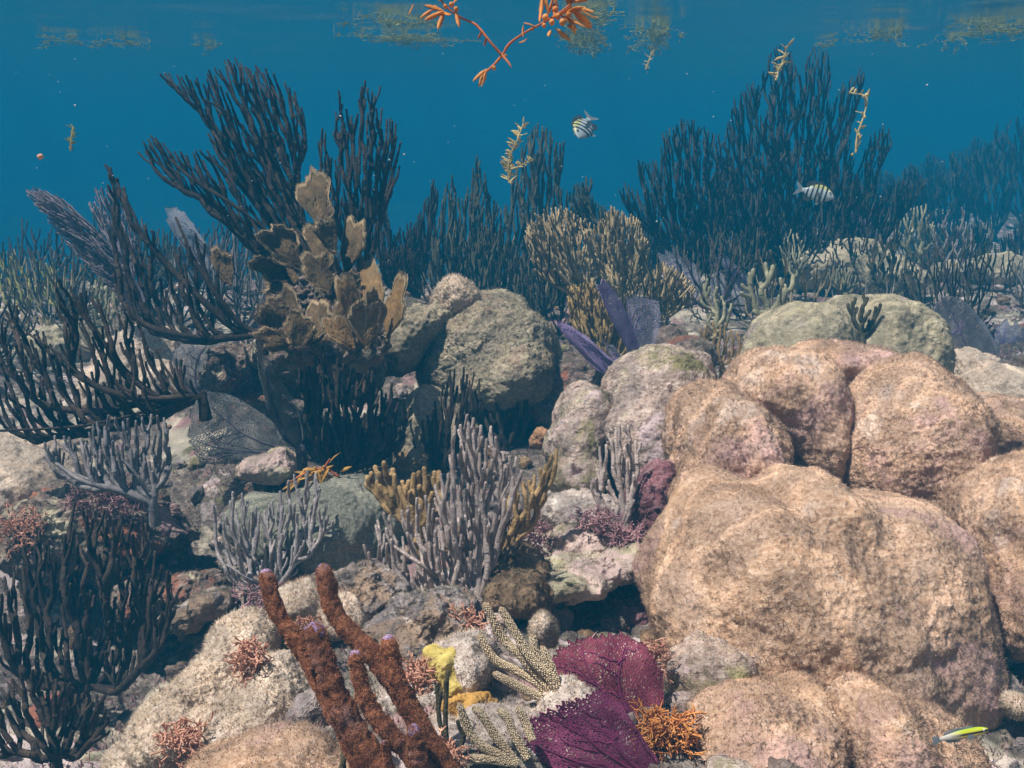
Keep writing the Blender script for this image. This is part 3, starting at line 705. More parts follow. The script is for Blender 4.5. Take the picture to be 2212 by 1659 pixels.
rock('shaded brown rubble rock under the grey drooping rods', [(210,1110,2.15,150,70,.18),(120,1170,2.1,110,80,.16),(300,1160,2.1,100,60,.15)], 'rubble', 53, 8, ((5, .04), (14, .025), (40, .012)), 'olive_fuzz', 9000)
rock('pale pink crusted ledge below the pink and green head', [(1240,1110,1.92,70,40,.1),(1310,1120,1.9,60,36,.09)], 'pale', 54, 7)
rock('lime-crusted rock between the ledge and the dark hollow', [(1270,1190,1.78,58,34,.07,-10),(1215,1165,1.8,40,30,.06)], 'greenrock', 55, 7)
rock('broad lime and pink rock forming the roof of the dark hollow', [(1220,1255,1.66,95,46,.09,5),(1290,1240,1.7,70,36,.08,15),(1350,1215,1.72,60,34,.08,30)], 'greenrock', 56, 7, ((7, .03), (18, .018), (50, .008)))
rock('amber-brown pitted rock beside the roof of the hollow', [(1110,1290,1.56,72,60,.08),(1130,1240,1.62,60,40,.07)], 'brownrock', 57, 7, ((7, .03), (18, .02), (50, .008)))
rock('rounded white stone behind the cream knobby fingers', [(1175,1370,1.36,34,38,.03)], 'pale', 58, 6, ((12, .012), (30, .006)))
rock('white stone half covered by the mustard sponge', [(1000,1440,1.27,62,58,.05)], 'pale', 59, 7, ((12, .014), (30, .007)))
rock('grey holed rock behind the red sponge fingers', [(800,1295,1.55,90,58,.09),(720,1290,1.56,60,45,.07)], 'slate', 60, 7, ((8, .025), (20, .018), (60, .008)))
rock('dark weedy rock right under the lilac sea rods', [(930,1330,1.46,95,60,.09),(880,1380,1.42,80,50,.08)], 'slate', 61, 7, ((8, .025), (20, .018), (60, .008)))
rock('maroon shaded rock at the foot of the lone lilac rod', [(1410,1080,1.86,55,85,.09)], 'maroon', 62, 7)
rock('pink rounded block against the flank of the big dome', [(1530,1490,1.36,90,105,.08)], 'pink', 63, 7, ((7, .02), (18, .012), (50, .005)))
rock('dark red rock wall inside the hollow beside the big dome', [(1330,1330,1.74,110,70,.08),(1260,1360,1.7,80,50,.07)], 'maroon', 64, 7, ((7, .03), (18, .02), (50, .01)))
rock('white chalky slab in front of the maroon sea fans', [(1110,1580,1.16,100,40,.05,-15),(1220,1520,1.2,60,36,.05)], 'pale', 65, 7)
rock('lumpy pinkish rock under the slim dark rods', [(900,1520,1.25,80,60,.06),(960,1610,1.15,90,50,.06)], 'pale', 66, 7, ((9, .02), (20, .014), (60, .006)))
rock('mauve rock wall under the brown leafy coral', [(620,760,2.45,75,55,.12),(690,800,2.5,70,70,.14),(760,790,2.6,70,80,.14)], 'rubble', 67, 7, ((6, .04), (15, .025), (40, .01)))
rock('shadowed rock between the folded fan and the silver fan', [(520,820,2.5,80,60,.14),(560,900,2.45,60,60,.1)], 'rubble', 68, 7, ((6, .04), (15, .03), (40, .012)))
rock('pale yellow rock behind the olive heads below the lavender fan', [(2080,800,2.95,70,48,.15),(2150,850,2.75,90,60,.15)], 'turf_pale', 69, 7, fuzz='fuzz_pale', nf=5000)
rock('hazy grey boulder among the distant branching corals', [(1800,585,4.3,120,60,.25),(1900,610,4.2,100,50,.25)], 'olive', 70, 7, ((3, .05), (8, .03), (25, .012)))
rock('hazy pale boulder at the far frame edge', [(2140,600,4.9,70,45,.25),(2060,600,4.7,60,40,.2)], 'olive', 71, 7, ((3, .05), (8, .03), (25, .012)))
rock('cream rock wedged under the small purple fans', [(1440,735,2.9,40,30,.1),(1480,770,2.75,60,40,.1)], 'rubble', 72, 6)
rock('shaded rock between the central head and the leaning purple fan', [(1235,830,2.7,70,70,.15),(1180,880,2.65,70,70,.12)], 'rubble', 73, 7, ((5, .03), (14, .014), (40, .007)))
rock('dark corner rock at the bottom beneath the wrasse', [(2150,1560,1.5,110,110,.12),(2200,1640,1.4,90,80,.1)], 'slate', 74, 7)
rock('yellow-crusted pebble near the dark bottom corner', [(2190,1525,1.36,26,22,.03)], 'greenrock', 75, 6, ((14, .008), (30, .004)))
rock('brown rubble mound in the shaded gully near the dark sea rods', [(330,1290,2.0,80,60,.1),(420,1270,1.95,60,40,.09)], 'rubble', 76, 7, ((7, .03), (18, .02), (50, .01)), 'olive_fuzz', 4000)
rock('grey rubble lump at the edge of the shaded gully', [(400,1340,1.8,60,36,.07),(460,1300,1.8,50,34,.07)], 'slate', 77, 6)
rock('sunlit cream hump among the yellow-green plumes', [(160,760,3.3,110,60,.2)], 'olive', 78, 6)
tag(mound('encrusting_sponge', 'sponge', 'x', [(962,1440,1.245,36,46,.03),(985,1475,1.24,36,30,.03),(935,1420,1.25,20,25,.02)], 'yellow', None, 0, 0, 6, 3, ((20, .009), (50, .004)), 81), 'mustard yellow lumpy sponge spreading over a white stone')
tag(mound('encrusting_sponge', 'sponge', 'x', [(1020,1530,1.2,55,30,.03),(985,1515,1.2,36,24,.02)], 'amber', None, 0, 0, 6, 3, ((20, .012), (50, .008)), 82), 'ragged amber brown sponge under the mustard one')
tag(mound('knob_sponge', 'sponge', 'x', [(1170,945,2.2,20,20,.02),(1160,958,2.2,16,14,.02)], 'tan', None, 0, 0, 6, 3, ((30, .006), (80, .004)), 83), 'small tan knob of sponge standing alone in the shadowed gap')

# ------------------------------------------------------------------ sea rods
S = 'sea rod'
GL = 'dark branching sea rods'
def proj(p):
    q = np.asarray(p) - CAM; d = q @ FWD
    return 1106 + F * (q @ RIGHT) / d, 829.5 - F * (q @ UP) / d, d
def bush(x, y, wm, hm, mat, n, r, lab, grp, seed, name='sea_rod', cat='sea rod', up=.7):
    z = ground(np.array([x]), np.array([y]))[0]; u, v, d = proj((x, y, z)); s = d / F; w_ = wm / s; h = hm / s; g = np.random.default_rng(seed)
    q = [(-.25,-.02),(-.5,-.4),(-.48,-.7),(-.25,-.75),(-.1,-1),(.12,-.85),(.3,-.95),(.5,-.62),(.45,-.35),(.22,-.02)]
    p = [(u + (a + g.normal(0, .06)) * w_, v + (b + g.normal(0, .06)) * h) for a, b in q]
    return rod(name, cat, lab, (u, v), d, p, mat, n, max(4., w_ / 16), r, None, up, max(12, h * .22), w_ * .25, seed, 4, parts=3, thick=.22, group=grp)
GV = [('dark', 'low dark soft coral bush on the sloping middle ground', 'low dark soft coral bushes'), ('dark_olive', 'low olive soft coral bush on the sloping middle ground', 'low olive soft coral bushes'), ('duskplume', 'low tan feathery bush on the sloping middle ground', 'low tan feathery bushes'), ('duskgrey', 'low grey soft coral bush on the sloping middle ground', 'low grey soft coral bushes')]
rg = np.random.default_rng(44); placed = []
for k in range(900):
    if len(placed) > 84: break
    d_ = rg.uniform(2.9, 6.6); a_ = rg.uniform(-31, 31); x_ = d_ * math.tan(math.radians(a_)); y_ = d_
    if x_ < -2.1 and d_ > 4.6: continue
    if placed and min(math.hypot(x_ - a, y_ - b) for a, b in placed) < .26: continue
    placed.append((x_, y_)); m_, lab, grp = GV[int(rg.choice(4, p=[.38, .30, .20, .12]))]
    bush(x_, y_, rg.uniform(.22, .45), rg.uniform(.18, .40), m_, 80, 1.8, lab, grp, 900 + k, *(('sea_plume', 'sea plume', .45) if m_ == 'duskplume' else ()))
rod('sea_rod', S, 'black sea rod sweeping sideways in a long low fan, base under the brown leafy coral', (567,724), 2.30,
    [(228,350),(245,360),(300,470),(330,470),(345,560),(420,500),(470,560),(490,640),(500,720),(420,740),(330,720),(260,660),(235,560)],
    'dark', 150, 9, 2.9, [[(567,724),(507,710),(455,665),(400,612),(350,560),(305,500),(278,440),(228,357)],[(567,724),(455,730),(367,721),(310,698),(275,665),(250,622)],[(567,724),(520,700),(470,640),(420,560),(380,470)]],
    .8, 38, 14, 101, parts=5, group=GL)
rod('sea_rod', S, 'tallest black sea rod with a broad bushy crown leaning over the brown leafy coral', (700,600), 2.45,
    [(335,150),(420,165),(500,122),(580,150),(650,205),(660,300),(640,400),(655,480),(690,590),(560,560),(480,480),(420,430),(335,370),(290,320),(325,288),(400,330),(440,320),(450,255),(400,215)],
    'dark', 600, 6.6, 2.35, [[(700,600),(650,520),(600,420),(560,330),(500,250),(440,215)],[(700,600),(660,500),(640,380),(620,300)],[(700,600),(600,520),(500,440),(420,390),(350,330)],[(700,600),(640,540),(570,440),(520,350)]],
    .66, 40, 26, 102, parts=8, group=GL, lean=-.22)
rod('sea_rod', S, 'upright vase-shaped black sea rod next to the tallest one', (790,610), 2.65,
    [(728,185),(750,240),(788,172),(820,180),(835,250),(862,270),(870,340),(850,410),(820,480),(795,600),(770,560),(720,480),(690,400),(685,260),(715,300)],
    'dark', 260, 7, 2.3, [[(790,610),(790,520),(760,430),(730,340)],[(790,610),(800,500),(830,400),(850,330)],[(790,610),(792,480),(790,350)]], .74, 40, 20, 103, parts=6, group=GL)
rod('sea_rod', S, 'drooping black sea rod reaching sideways over the cream head at the frame edge', (440,857), 1.95,
    [(440,850),(380,745),(345,790),(300,700),(275,640),(240,700),(215,640),(120,600),(110,660),(150,760),(60,680),(20,640),(-20,680),(-20,900),(80,960),(300,900)],
    'dark', 300, 8.5, 2.9, [[(440,857),(350,866),(280,876),(210,890),(87,871),(20,800)],[(440,857),(330,885),(220,912),(120,925),(-20,931)],[(440,857),(350,862),(270,800),(210,720),(150,640)],[(440,857),(400,850),(360,800),(335,755)],[(440,857),(300,860),(200,830),(120,760),(60,720)]],
    .82, 40, 22, 104, parts=6, group=GL)
rod('sea_rod', S, 'grey lavender sea rod with upturned fingers under the drooping black one', (330,1085), 1.90,
    [(85,955),(105,925),(160,950),(230,890),(290,905),(350,880),(378,950),(370,1060),(300,1070),(190,1050),(120,1030)],
    'grey', 150, 9, 3.1, [[(330,1085),(260,1060),(180,1040),(120,1000)],[(330,1085),(290,1020),(230,960)],[(330,1085),(340,1010),(345,940)],[(330,1085),(230,1050),(150,1020)]], .8, 32, 20, 105, parts=5)
rod('sea_rod', S, 'dark sea rod with blunt thick tips standing in the shaded gully in front', (180,1500), 1.72,
    [(40,1190),(80,1130),(130,1200),(160,1060),(182,1060),(240,1110),(310,1115),(330,1170),(372,1240),(380,1310),(340,1420),(240,1500),(120,1490),(0,1440),(-20,1260)],
    'dark', 280, 9.5, 3.5, None, .85, 46, 30, 106, parts=7, group=GL)
rod('sea_rod', S, 'low dark bushy sea rod in the bottom corner below the blunt-tipped one', (120,1640), 1.5,
    [(-20,1480),(60,1440),(160,1470),(230,1500),(240,1580),(160,1640),(-20,1640)], 'dark', 130, 11, 3.6, None, .6, 28, 30, 107, parts=5, group=GL)
rod('sea_rod', S, 'shadowed upright black sea rod beside the folded fan', (755,1025), 2.3,
    [(640,800),(690,745),(770,765),(850,820),(890,880),(868,960),(790,1020),(700,1005),(655,920)], 'dark', 190, 9, 3.0, None, .85, 42, 24, 108, parts=6, group=GL)
rod('sea_rod', S, 'small black sea rod against the mottled grey coral head', (955,1010), 2.32,
    [(968,790),(1035,795),(1042,860),(1005,970),(930,1005),(880,950),(925,890)], 'dark', 100, 7.5, 2.6, None, .85, 36, 14, 109, parts=4, group=GL)
rod('sea_rod', S, 'thin black sea rod in the shade under the central overhang', (1090,985), 2.5,
    [(1040,870),(1090,850),(1150,860),(1140,930),(1100,980),(1060,970)], 'dark', 60, 7, 3.0, None, .85, 24, 12, 110, parts=3, group=GL)
# middle distance row
GM = 'olive sea rods in the middle distance'
for k, (lab, b, d, poly, n, mt) in enumerate([
    ('dark branchy sea rod just behind the vase-shaped one', (900,650), 3.6, [(835,440),(850,500),(900,470),(935,385),(950,410),(925,530),(920,640),(850,600),(800,530)], 90, 'dark'),
    ('tall olive sea rod with a stepped top behind the fuzzy knob', (960,650), 3.9, [(975,370),(1000,430),(1030,335),(1045,360),(1062,420),(1100,480),(1050,560),(980,640),(920,610),(930,500)], 120, 'dark_olive'),
    ('tallest of the olive sea rods, above the drifting yellow sprig', (1130,650), 4.1, [(1090,440),(1130,310),(1165,255),(1195,285),(1222,310),(1205,400),(1245,420),(1275,360),(1285,430),(1255,500),(1200,600),(1120,640),(1080,560)], 150, 'dark_olive'),
    ('short olive sea rod in front of the olive row', (1040,660), 3.7, [(1000,500),(1060,470),(1110,520),(1150,560),(1100,640),(1010,640)], 80, 'dark_olive'),
    ('low spiky dark sea rod at the foot of the vase-shaped one', (860,640), 3.3, [(810,500),(840,540),(880,520),(910,560),(880,630),(830,620)], 50, 'dark'),
    ('open olive sea rod with few long fingers near the tan plumes', (1170,690), 3.5, [(1095,590),(1120,540),(1160,600),(1200,570),(1225,600),(1195,670),(1130,670)], 36, 'dark_olive')]):
    rod('sea_rod', S, lab, b, d, poly, mt, int(n * 2.3), 6, 2.2, None, .82, 36, 24, 120 + k, 5, parts=5, group=GM)
GR = 'dark sea rods in the hazy background'
for k, (lab, b, d, poly, n) in enumerate([
    ('dark hazy sea rod with a low outspread fan beside the tan plumes', (1500,590), 4.3, [(1330,410),(1350,390),(1390,420),(1372,345),(1425,345),(1430,275),(1480,250),(1550,285),(1590,340),(1580,500),(1540,590),(1450,540),(1370,470)], 210),
    ('huge tall dark sea rod rising nearest the surface behind the striped fish', (1700,590), 4.6, [(1560,300),(1592,190),(1640,172),(1668,95),(1705,95),(1730,150),(1757,98),(1787,100),(1800,200),(1862,140),(1872,172),(1835,290),(1860,400),(1830,590),(1570,590),(1530,430)], 420),
    ('dark hazy sea rod spreading low behind the striped fish', (1800,600), 4.8, [(1790,400),(1830,360),(1860,350),(1880,290),(1915,260),(1930,300),(1900,360),(1890,420),(1960,380),(2005,385),(1960,450),(1900,540),(1800,590),(1760,500)], 150),
    ('dark low sea rod filling the shade under the huge one', (1620,600), 4.2, [(1480,440),(1560,400),(1680,420),(1760,450),(1800,520),(1740,590),(1560,595),(1490,540)], 170),
    ('broad dark sea rod spreading in front of the huge one', (1720,615), 4.4, [(1540,360),(1600,300),(1650,250),(1720,300),(1800,320),(1850,400),(1930,430),(1960,520),(1800,605),(1600,605),(1480,520),(1500,420)], 230)]):
    rod('sea_rod', S, lab, b, d, poly, 'far', int(n * 3), 4.6, 1.9, None, .68, 32, 60, 140 + k, 4, parts=6, group=GR)
rngB = np.random.default_rng(5)
for k, (u, v, d, wd, ht) in enumerate([(2050,520,7.5,130,190),(2150,500,8,140,230),(1960,500,7,110,140),(2210,470,9,130,260),(2100,440,10.5,120,150),(2010,450,10,110,120),(2200,640,5.6,90,170),(1890,470,8.5,90,110),(2090,590,6,100,120)]):
    p = [(u-wd*.5,v-ht*.45),(u-wd*.4,v-ht*.75),(u-wd*.12,v-ht*.8),(u+wd*.05,v-ht),(u+wd*.3,v-ht*.85),(u+wd*.5,v-ht*.5),(u+wd*.2,v),(u-wd*.2,v)]
    p = [(a + rngB.normal(0, wd*.07), b + rngB.normal(0, ht*.05)) for a, b in p]
    rod('sea_rod', S, 'blurry blue-grey sea rod fading into the haze at the far bank', (u, v + 20), d, p, 'far', 220, 5, 2.0, None, .75, 24, 50, 160 + k, 4, parts=3, thick=.28, group='sea rods fading into the haze')
# plumes
GP = 'tan feathery sea plumes'
for k, (lab, b, d, poly, n, mt, r) in enumerate([
    ('tan feathery sea plume leaning over the leaning purple fan, outermost spiky tuft', (1285,650), 3.2, [(1130,500),(1160,455),(1215,445),(1275,480),(1285,560),(1290,640),(1210,625),(1150,580)], 260, 'plume', 1.8),
    ('tan feathery sea plume with the roundest crown behind the upright purple fan', (1350,655), 3.3, [(1270,500),(1320,445),(1380,470),(1405,530),(1400,610),(1350,645),(1290,600)], 260, 'plume', 1.8),
    ('tan feathery sea plume fanning out toward the pale hazy fans', (1405,690), 3.1, [(1390,600),(1430,560),(1480,590),(1505,625),(1480,660),(1440,690),(1400,680)], 130, 'plume', 1.8),
    ('golden feathery sea plume filling the gap between the purple fans', (1310,795), 2.85, [(1225,615),(1275,610),(1320,650),(1350,700),(1365,760),(1320,790),(1260,760),(1230,690)], 240, 'plume2', 2.0),
    ('tan feathery sea plume on top of the hazy lavender fans', (1300,500), 3.9, [(1225,480),(1240,400),(1262,390),(1290,440),(1330,450),(1310,495),(1260,500)], 90, 'dark_olive', 1.8)]):
    rod('sea_plume', 'sea plume', lab, b, d, poly, mt, int(n * 1.7), 4.2, r * 1.2, None, .5, 20, 26, 180 + k, 4, parts=6, thick=.22, group=GP, jit=.1)
for k, (lab, b, d, poly) in enumerate([('yellow-green feathery plume bending at the frame edge', (70,690), 3.9, [(-10,540),(30,545),(70,590),(95,640),(70,690),(0,680)]),
                                       ('yellow-green feathery plume next to the long leaning fan', (140,680), 3.8, [(70,555),(110,570),(150,610),(185,650),(150,680),(100,650)]),
                                       ('grey-green plume in the shade behind the drooping black rod', (100,770), 3.5, [(0,690),(60,660),(130,690),(180,720),(150,770),(40,760)])]):
    rod('sea_plume', 'sea plume', lab, b, d, poly, 'weedy' if k < 2 else 'plume', 110, 6, 1.6, None, .3, 16, 18, 190 + k, 4, parts=4, thick=.22)
rod('sea_plume', 'sea plume', 'long lavender-brown furry plume leaning far out over open water', (300,690), 2.75,
    [(300,690),(230,615),(150,535),(95,470),(52,412),(70,402),(130,425),(190,480),(255,555),(330,660)], 'lavplume', 520, 3.6, 1.5,
    [[(300,690),(210,580),(120,480),(65,412)],[(300,690),(235,590),(150,480)],[(300,690),(250,600),(200,520)]], -.15, 30, 26, 197, 4, parts=3, thick=.2, lean=-.55)
rod('sea_plume', 'sea plume', 'dusky furry plume with a rounded top behind the long leaning one', (290,620), 2.95,
    [(285,610),(230,520),(190,440),(205,405),(235,400),(268,425),(292,470),(305,540)], 'lavplume', 260, 4.2, 1.5, None, .5, 22, 22, 198, 4, parts=4, thick=.2, lean=-.2)
rod('sea_rod', S, 'pale sage sea rod just behind the long leaning fan', (225,720), 3.2, [(195,620),(210,590),(250,600),(262,650),(240,700),(205,690)], 'rodgreen', 34, 9, 2.6, None, .8, 20, 10, 195, parts=3)
rod('sea_rod', S, 'pinkish cream stubby sea rod under the brown leafy coral', (545,790), 2.5, [(500,745),(520,730),(560,735),(600,760),(575,790),(520,785)], 'white', 26, 9, 2.6, None, .8, 18, 10, 196, parts=3)
# light rods in front
rod('sea_rod', S, 'big lilac-white sea rod with many upright fingers in the centre', (1035,1312), 1.56,
    [(760,1130),(800,1175),(820,1110),(930,1060),(960,1010),(985,900),(1000,888),(1030,910),(1060,915),(1090,970),(1130,1000),(1125,1070),(1085,1130),(1065,1220),(1040,1290),(1000,1280),(930,1300),(860,1325),(830,1270),(800,1220)],
    'white', 270, 10.5, 3.7, [[(1035,1312),(1035,1230),(1040,1130),(1030,1040),(1010,960)],[(1035,1312),(980,1270),(910,1220),(850,1180)],[(1035,1312),(1000,1230),(960,1140),(950,1080)],[(1035,1312),(1055,1210),(1075,1100),(1100,1040)],[(1035,1312),(970,1300),(900,1315)]],
    .86, 42, 24, 201, 9, .12, parts=8, thick=.2)
rod('sea_rod', S, 'grey-white sea rod spread flat against the silty slab', (612,1275), 1.80,
    [(458,1085),(475,1110),(500,1060),(545,1070),(560,1110),(600,1060),(640,1010),(690,1020),(700,1070),(722,1130),(690,1180),(640,1250),(560,1270),(490,1260),(462,1180)],
    'white2', 160, 9.5, 2.9, [[(612,1275),(560,1220),(510,1160),(480,1110)],[(612,1275),(640,1190),(670,1110),(690,1050)],[(612,1275),(590,1190),(560,1110)],[(612,1275),(540,1250),(490,1220)]], .82, 38, 18, 202, 8, .12, parts=6, thick=.2)
rod('sea_rod', S, 'lone lilac sea rod standing before the pink and green head', (1352,1150), 1.78,
    [(1275,1055),(1285,975),(1320,930),(1345,905),(1390,955),(1385,1010),(1370,1080),(1350,1140),(1300,1110)], 'white', 64, 10, 3.6, [[(1352,1150),(1345,1080),(1335,1000),(1330,940)],[(1352,1150),(1320,1110),(1290,1060)],[(1352,1150),(1365,1070),(1380,1000)]], .85, 26, 14, 203, 8, .12, parts=4, thick=.2)
rod('sea_rod', S, 'golden brown stubby sea rod behind the lilac one, on its sunward side', (905,1150), 1.72,
    [(783,1035),(800,1010),(820,995),(850,1010),(870,1040),(915,1010),(950,1020),(962,1090),(930,1130),(860,1120),(820,1080)], 'gold', 80, 10, 6.0, [[(905,1150),(860,1110),(820,1050)],[(905,1150),(910,1090),(925,1040)],[(905,1150),(880,1100),(860,1050)]], .85, 24, 16, 204, 9, .10, parts=4, thick=.1)
rod('sea_rod', S, 'golden brown slender sea rod between the lilac rod and the pale knob', (1065,1235), 1.70,
    [(1090,1060),(1130,1040),(1180,990),(1205,955),(1200,1040),(1160,1120),(1110,1180),(1070,1220)], 'gold', 56, 10, 4.6, [[(1065,1235),(1090,1170),(1140,1100),(1185,1020)],[(1065,1235),(1080,1150),(1100,1080)]], .85, 28, 14, 205, 9, .10, parts=3, thick=.15)
rod('sea_rod', S, 'slim dark olive sea rod with few straight fingers by the red sponge', (985,1640), 1.10,
    [(935,1470),(955,1440),(972,1480),(1000,1560),(995,1630),(950,1600)], 'dark_olive', 5, 18, 5.0, [[(985,1640),(965,1600),(950,1560),(944,1480)],[(965,1600),(962,1540),(967,1452)],[(985,1640),(1000,1600),(1003,1560)]], .9, 30, 6, 206, 8, .1, parts=2, thick=.05)
rod('sea_rod', S, 'tiny dark olive sea rod at the bottom edge against the sponge', (740,1660), 1.04, [(725,1590),(735,1580),(745,1610),(742,1650)], 'dark_olive', 4, 14, 4.2, None, .9, 20, 5, 207, 8, .1, parts=2)
rod('sea_rod', S, 'small black stubby coral growing on the olive heads', (1862,735), 2.62,
    [(1825,660),(1840,640),(1870,630),(1885,660),(1905,655),(1908,680),(1885,710),(1862,728),(1845,690)], 'dark_olive', 24, 9, 3.8, None, .85, 16, 10, 208, 7, .1, parts=3, thick=.2)
GK = 'sage finger corals behind the olive heads'
for k, (lab, b, d, poly, mt, n, r) in enumerate([
    ('sage thick-fingered sea rod beside the round olive head', (1665,690), 3.0, [(1590,620),(1610,600),(1640,555),(1660,560),(1690,590),(1720,590),(1715,640),(1690,680),(1630,675)], 'rodgreen', 22, 5.0),
    ('sage slim-fingered sea rod before the pale blue fan', (1545,720), 3.0, [(1510,640),(1530,590),(1560,640),(1585,660),(1570,710),(1525,700)], 'rodgreen', 26, 3.4),
    ('brown short-fingered sea rod crowding the gap below the sage ones', (1560,790), 2.75, [(1490,740),(1520,700),(1560,690),(1610,720),(1620,750),(1580,785),(1520,780)], 'gold', 60, 2.6)]):
    rod('sea_rod', S, lab, b, d, poly, mt, n, 11, r, None, .86, 22, 12, 210 + k, 8, .12, parts=3, thick=.12, group=GK)
for k, (lab, b, d, poly, mt, n, r) in enumerate([
    ('sage bushy sea rod in the haze behind the small black coral', (1720,610), 3.9, [(1680,530),(1710,490),(1735,520),(1750,560),(1730,600),(1700,600)], 'rodgreen', 50, 1.8),
    ('dark clumped sea rod in front of a pale yellow patch', (1930,640), 3.9, [(1870,560),(1900,500),(1940,520),(1985,550),(1990,600),(1950,635),(1890,625)], 'dark_olive', 80, 2.6),
    ('pale wispy sea rod with long curved fingers in the haze', (2050,610), 4.1, [(2010,520),(2030,450),(2070,440),(2110,480),(2115,540),(2080,590),(2040,600)], 'grey', 46, 1.8),
    ('sage clumped sea rod left of the wispy pale one', (1985,560), 4.5, [(1930,500),(1960,450),(2000,440),(2020,490),(2010,540),(1960,550)], 'rodgreen', 70, 2.0),
    ('low sage sea rod in front of the hazy grey boulder', (1820,640), 3.8, [(1780,600),(1800,570),(1840,580),(1860,610),(1830,635)], 'rodgreen', 40, 1.8)]):
    rod('sea_rod', S, lab.replace(' left of', ' beside'), b, d, poly, mt, n, 7, r, None, .75, 18, 16, 220 + k, 5, parts=3, thick=.2)
knobrod('cream knobby sea rod with four long fingers leaning over the white stones', (1216,1533), 1.2,
        [[(1212,1530,0),(1180,1480,2),(1122,1414,8),(1087,1379,12),(1048,1306,8)],[(1214,1525,0),(1190,1470,-6),(1146,1421,-10),(1115,1369,-8),(1083,1316,-4)],[(1205,1520,0),(1160,1475,10),(1122,1452,16),(1069,1425,18),(1036,1374,16)],[(1214,1533,0),(1157,1502,-8),(1122,1484,-12),(1069,1456,-10)],[(1190,1470,0),(1158,1412,6),(1150,1375,8)],[(1210,1510,0),(1190,1440,10),(1170,1400,12)]], 9, 'knob', 'knobcore', 301)
knobrod('cream knobby sea rod at the bottom edge with fingers raised over chalky ground', (1120,1650), 1.08,
        [[(1118,1648,0),(1052,1617,4),(1017,1586,6),(992,1523,4)],[(1118,1648,0),(1070,1590,10),(1045,1550,14),(1025,1530,12)],[(1140,1640,0),(1110,1585,14),(1095,1550,18),(1078,1535,18)],[(1118,1650,0),(1060,1640,0),(1010,1640,-6)],[(1150,1600,0),(1135,1560,16),(1120,1530,18)]], 9, 'knob', 'knobcore', 302)

# ------------------------------------------------------------------ red finger sponge
def fingers(label, base, d, fs, seed):
    rng = np.random.default_rng(seed); s = d / F
    o = thing('finger_sponge', P(*base, d), label, 'sponge')
    for f, r, tipr in fs:
        f = np.asarray(f, float); W = smooth_line(P(f[:, 0], f[:, 1], d + f[:, 2] * s), 70)
        t = np.linspace(0, 1, 70); rad = r * s * (1.08 - .28 * t) * (1 + .36 * noise(np.stack([t * 9, t * 0 + seed, t * 0 + f[0, 0]], -1), 3))
        def shaped(W, rad, sides, m, A, am):
            B = Acc(); B.tube(W, rad, sides, None, 0, True, m); V = B.V[0]; c = np.repeat(np.vstack([W, W[-1], W[-1]]), sides, 0); c = np.vstack([c, c[-1]])
            nn = V - c; nn /= np.linalg.norm(nn, axis=1)[:, None] + 1e-9
            V = V + nn * (r * s * am * fbm(V * 130, 3, seed))[:, None]; A.add(V, B.T[0], B.Q[0], m); return V, B
        A = Acc(); V, B = shaped(W, rad, 30, 0, A, .22)
        T = np.vstack([B.Q[0][:, :3], B.Q[0][:, [0, 2, 3]]]); p, n = sample(V, T, 9000, rng)
        c = W[np.argmin(((p[:, None] - W[None, ::3]) ** 2).sum(-1), 1) * 3]; n = np.where(((p - c) * n).sum(1)[:, None] < 0, -n, n)
        A.blades(p, n, .0022, .0014, rng, .9, 1)
        q = A.build('finger', [M['sponge'], M['spongefuzz']], o)
        if tipr:
            C = Acc(); e = W[-1]; dr = W[-1] - W[-4]; dr /= np.linalg.norm(dr); rt = rad[-1] * tipr
            for k in range(2):
                off = rng.normal(0, rt * .12, 3); Dv, Tv = ico(5); c = e + dr * rt * (.20 + .42 * k) + off; rr = rad[-1] * (.86, .62)[k] * (.8 + .2 * tipr)
                C.add(c + Dv * rr * (1 + .16 * fbm(Dv * 4, 3, seed + k))[:, None], Tv)
            C.build('tip', M['tip'], q)
    return o
fingers('rust-red velvety finger sponge with lavender tips in the foreground', (860,1680), 1.02,
    [([(800,1690,10),(735,1560,16),(690,1465,24),(640,1385,32),(598,1320,36),(575,1245,38)], 21, .6),
     ([(965,1690,40),(930,1610,50),(880,1520,58),(830,1445,64),(775,1385,68),(724,1325,70),(699,1236,72)], 24, .6),
     ([(850,1710,-20),(790,1620,-14),(740,1535,-10),(706,1450,-8),(682,1366,-6)], 28, .75),
     ([(955,1700,-20),(880,1625,-26),(822,1560,-30),(786,1500,-32),(769,1420,-32)], 20, .65),
     ([(985,1700,10),(935,1610,8),(885,1535,8),(857,1470,8),(840,1390,8)], 22, .75),
     ([(908,1700,-50),(902,1640,-52),(895,1582,-52)], 20, .8),
     ([(665,1372,20),(690,1440,0)][::-1], 19, .9),
     ([(822,1700,-44),(838,1650,-50),(832,1606,-52)], 8, .9)], 401)

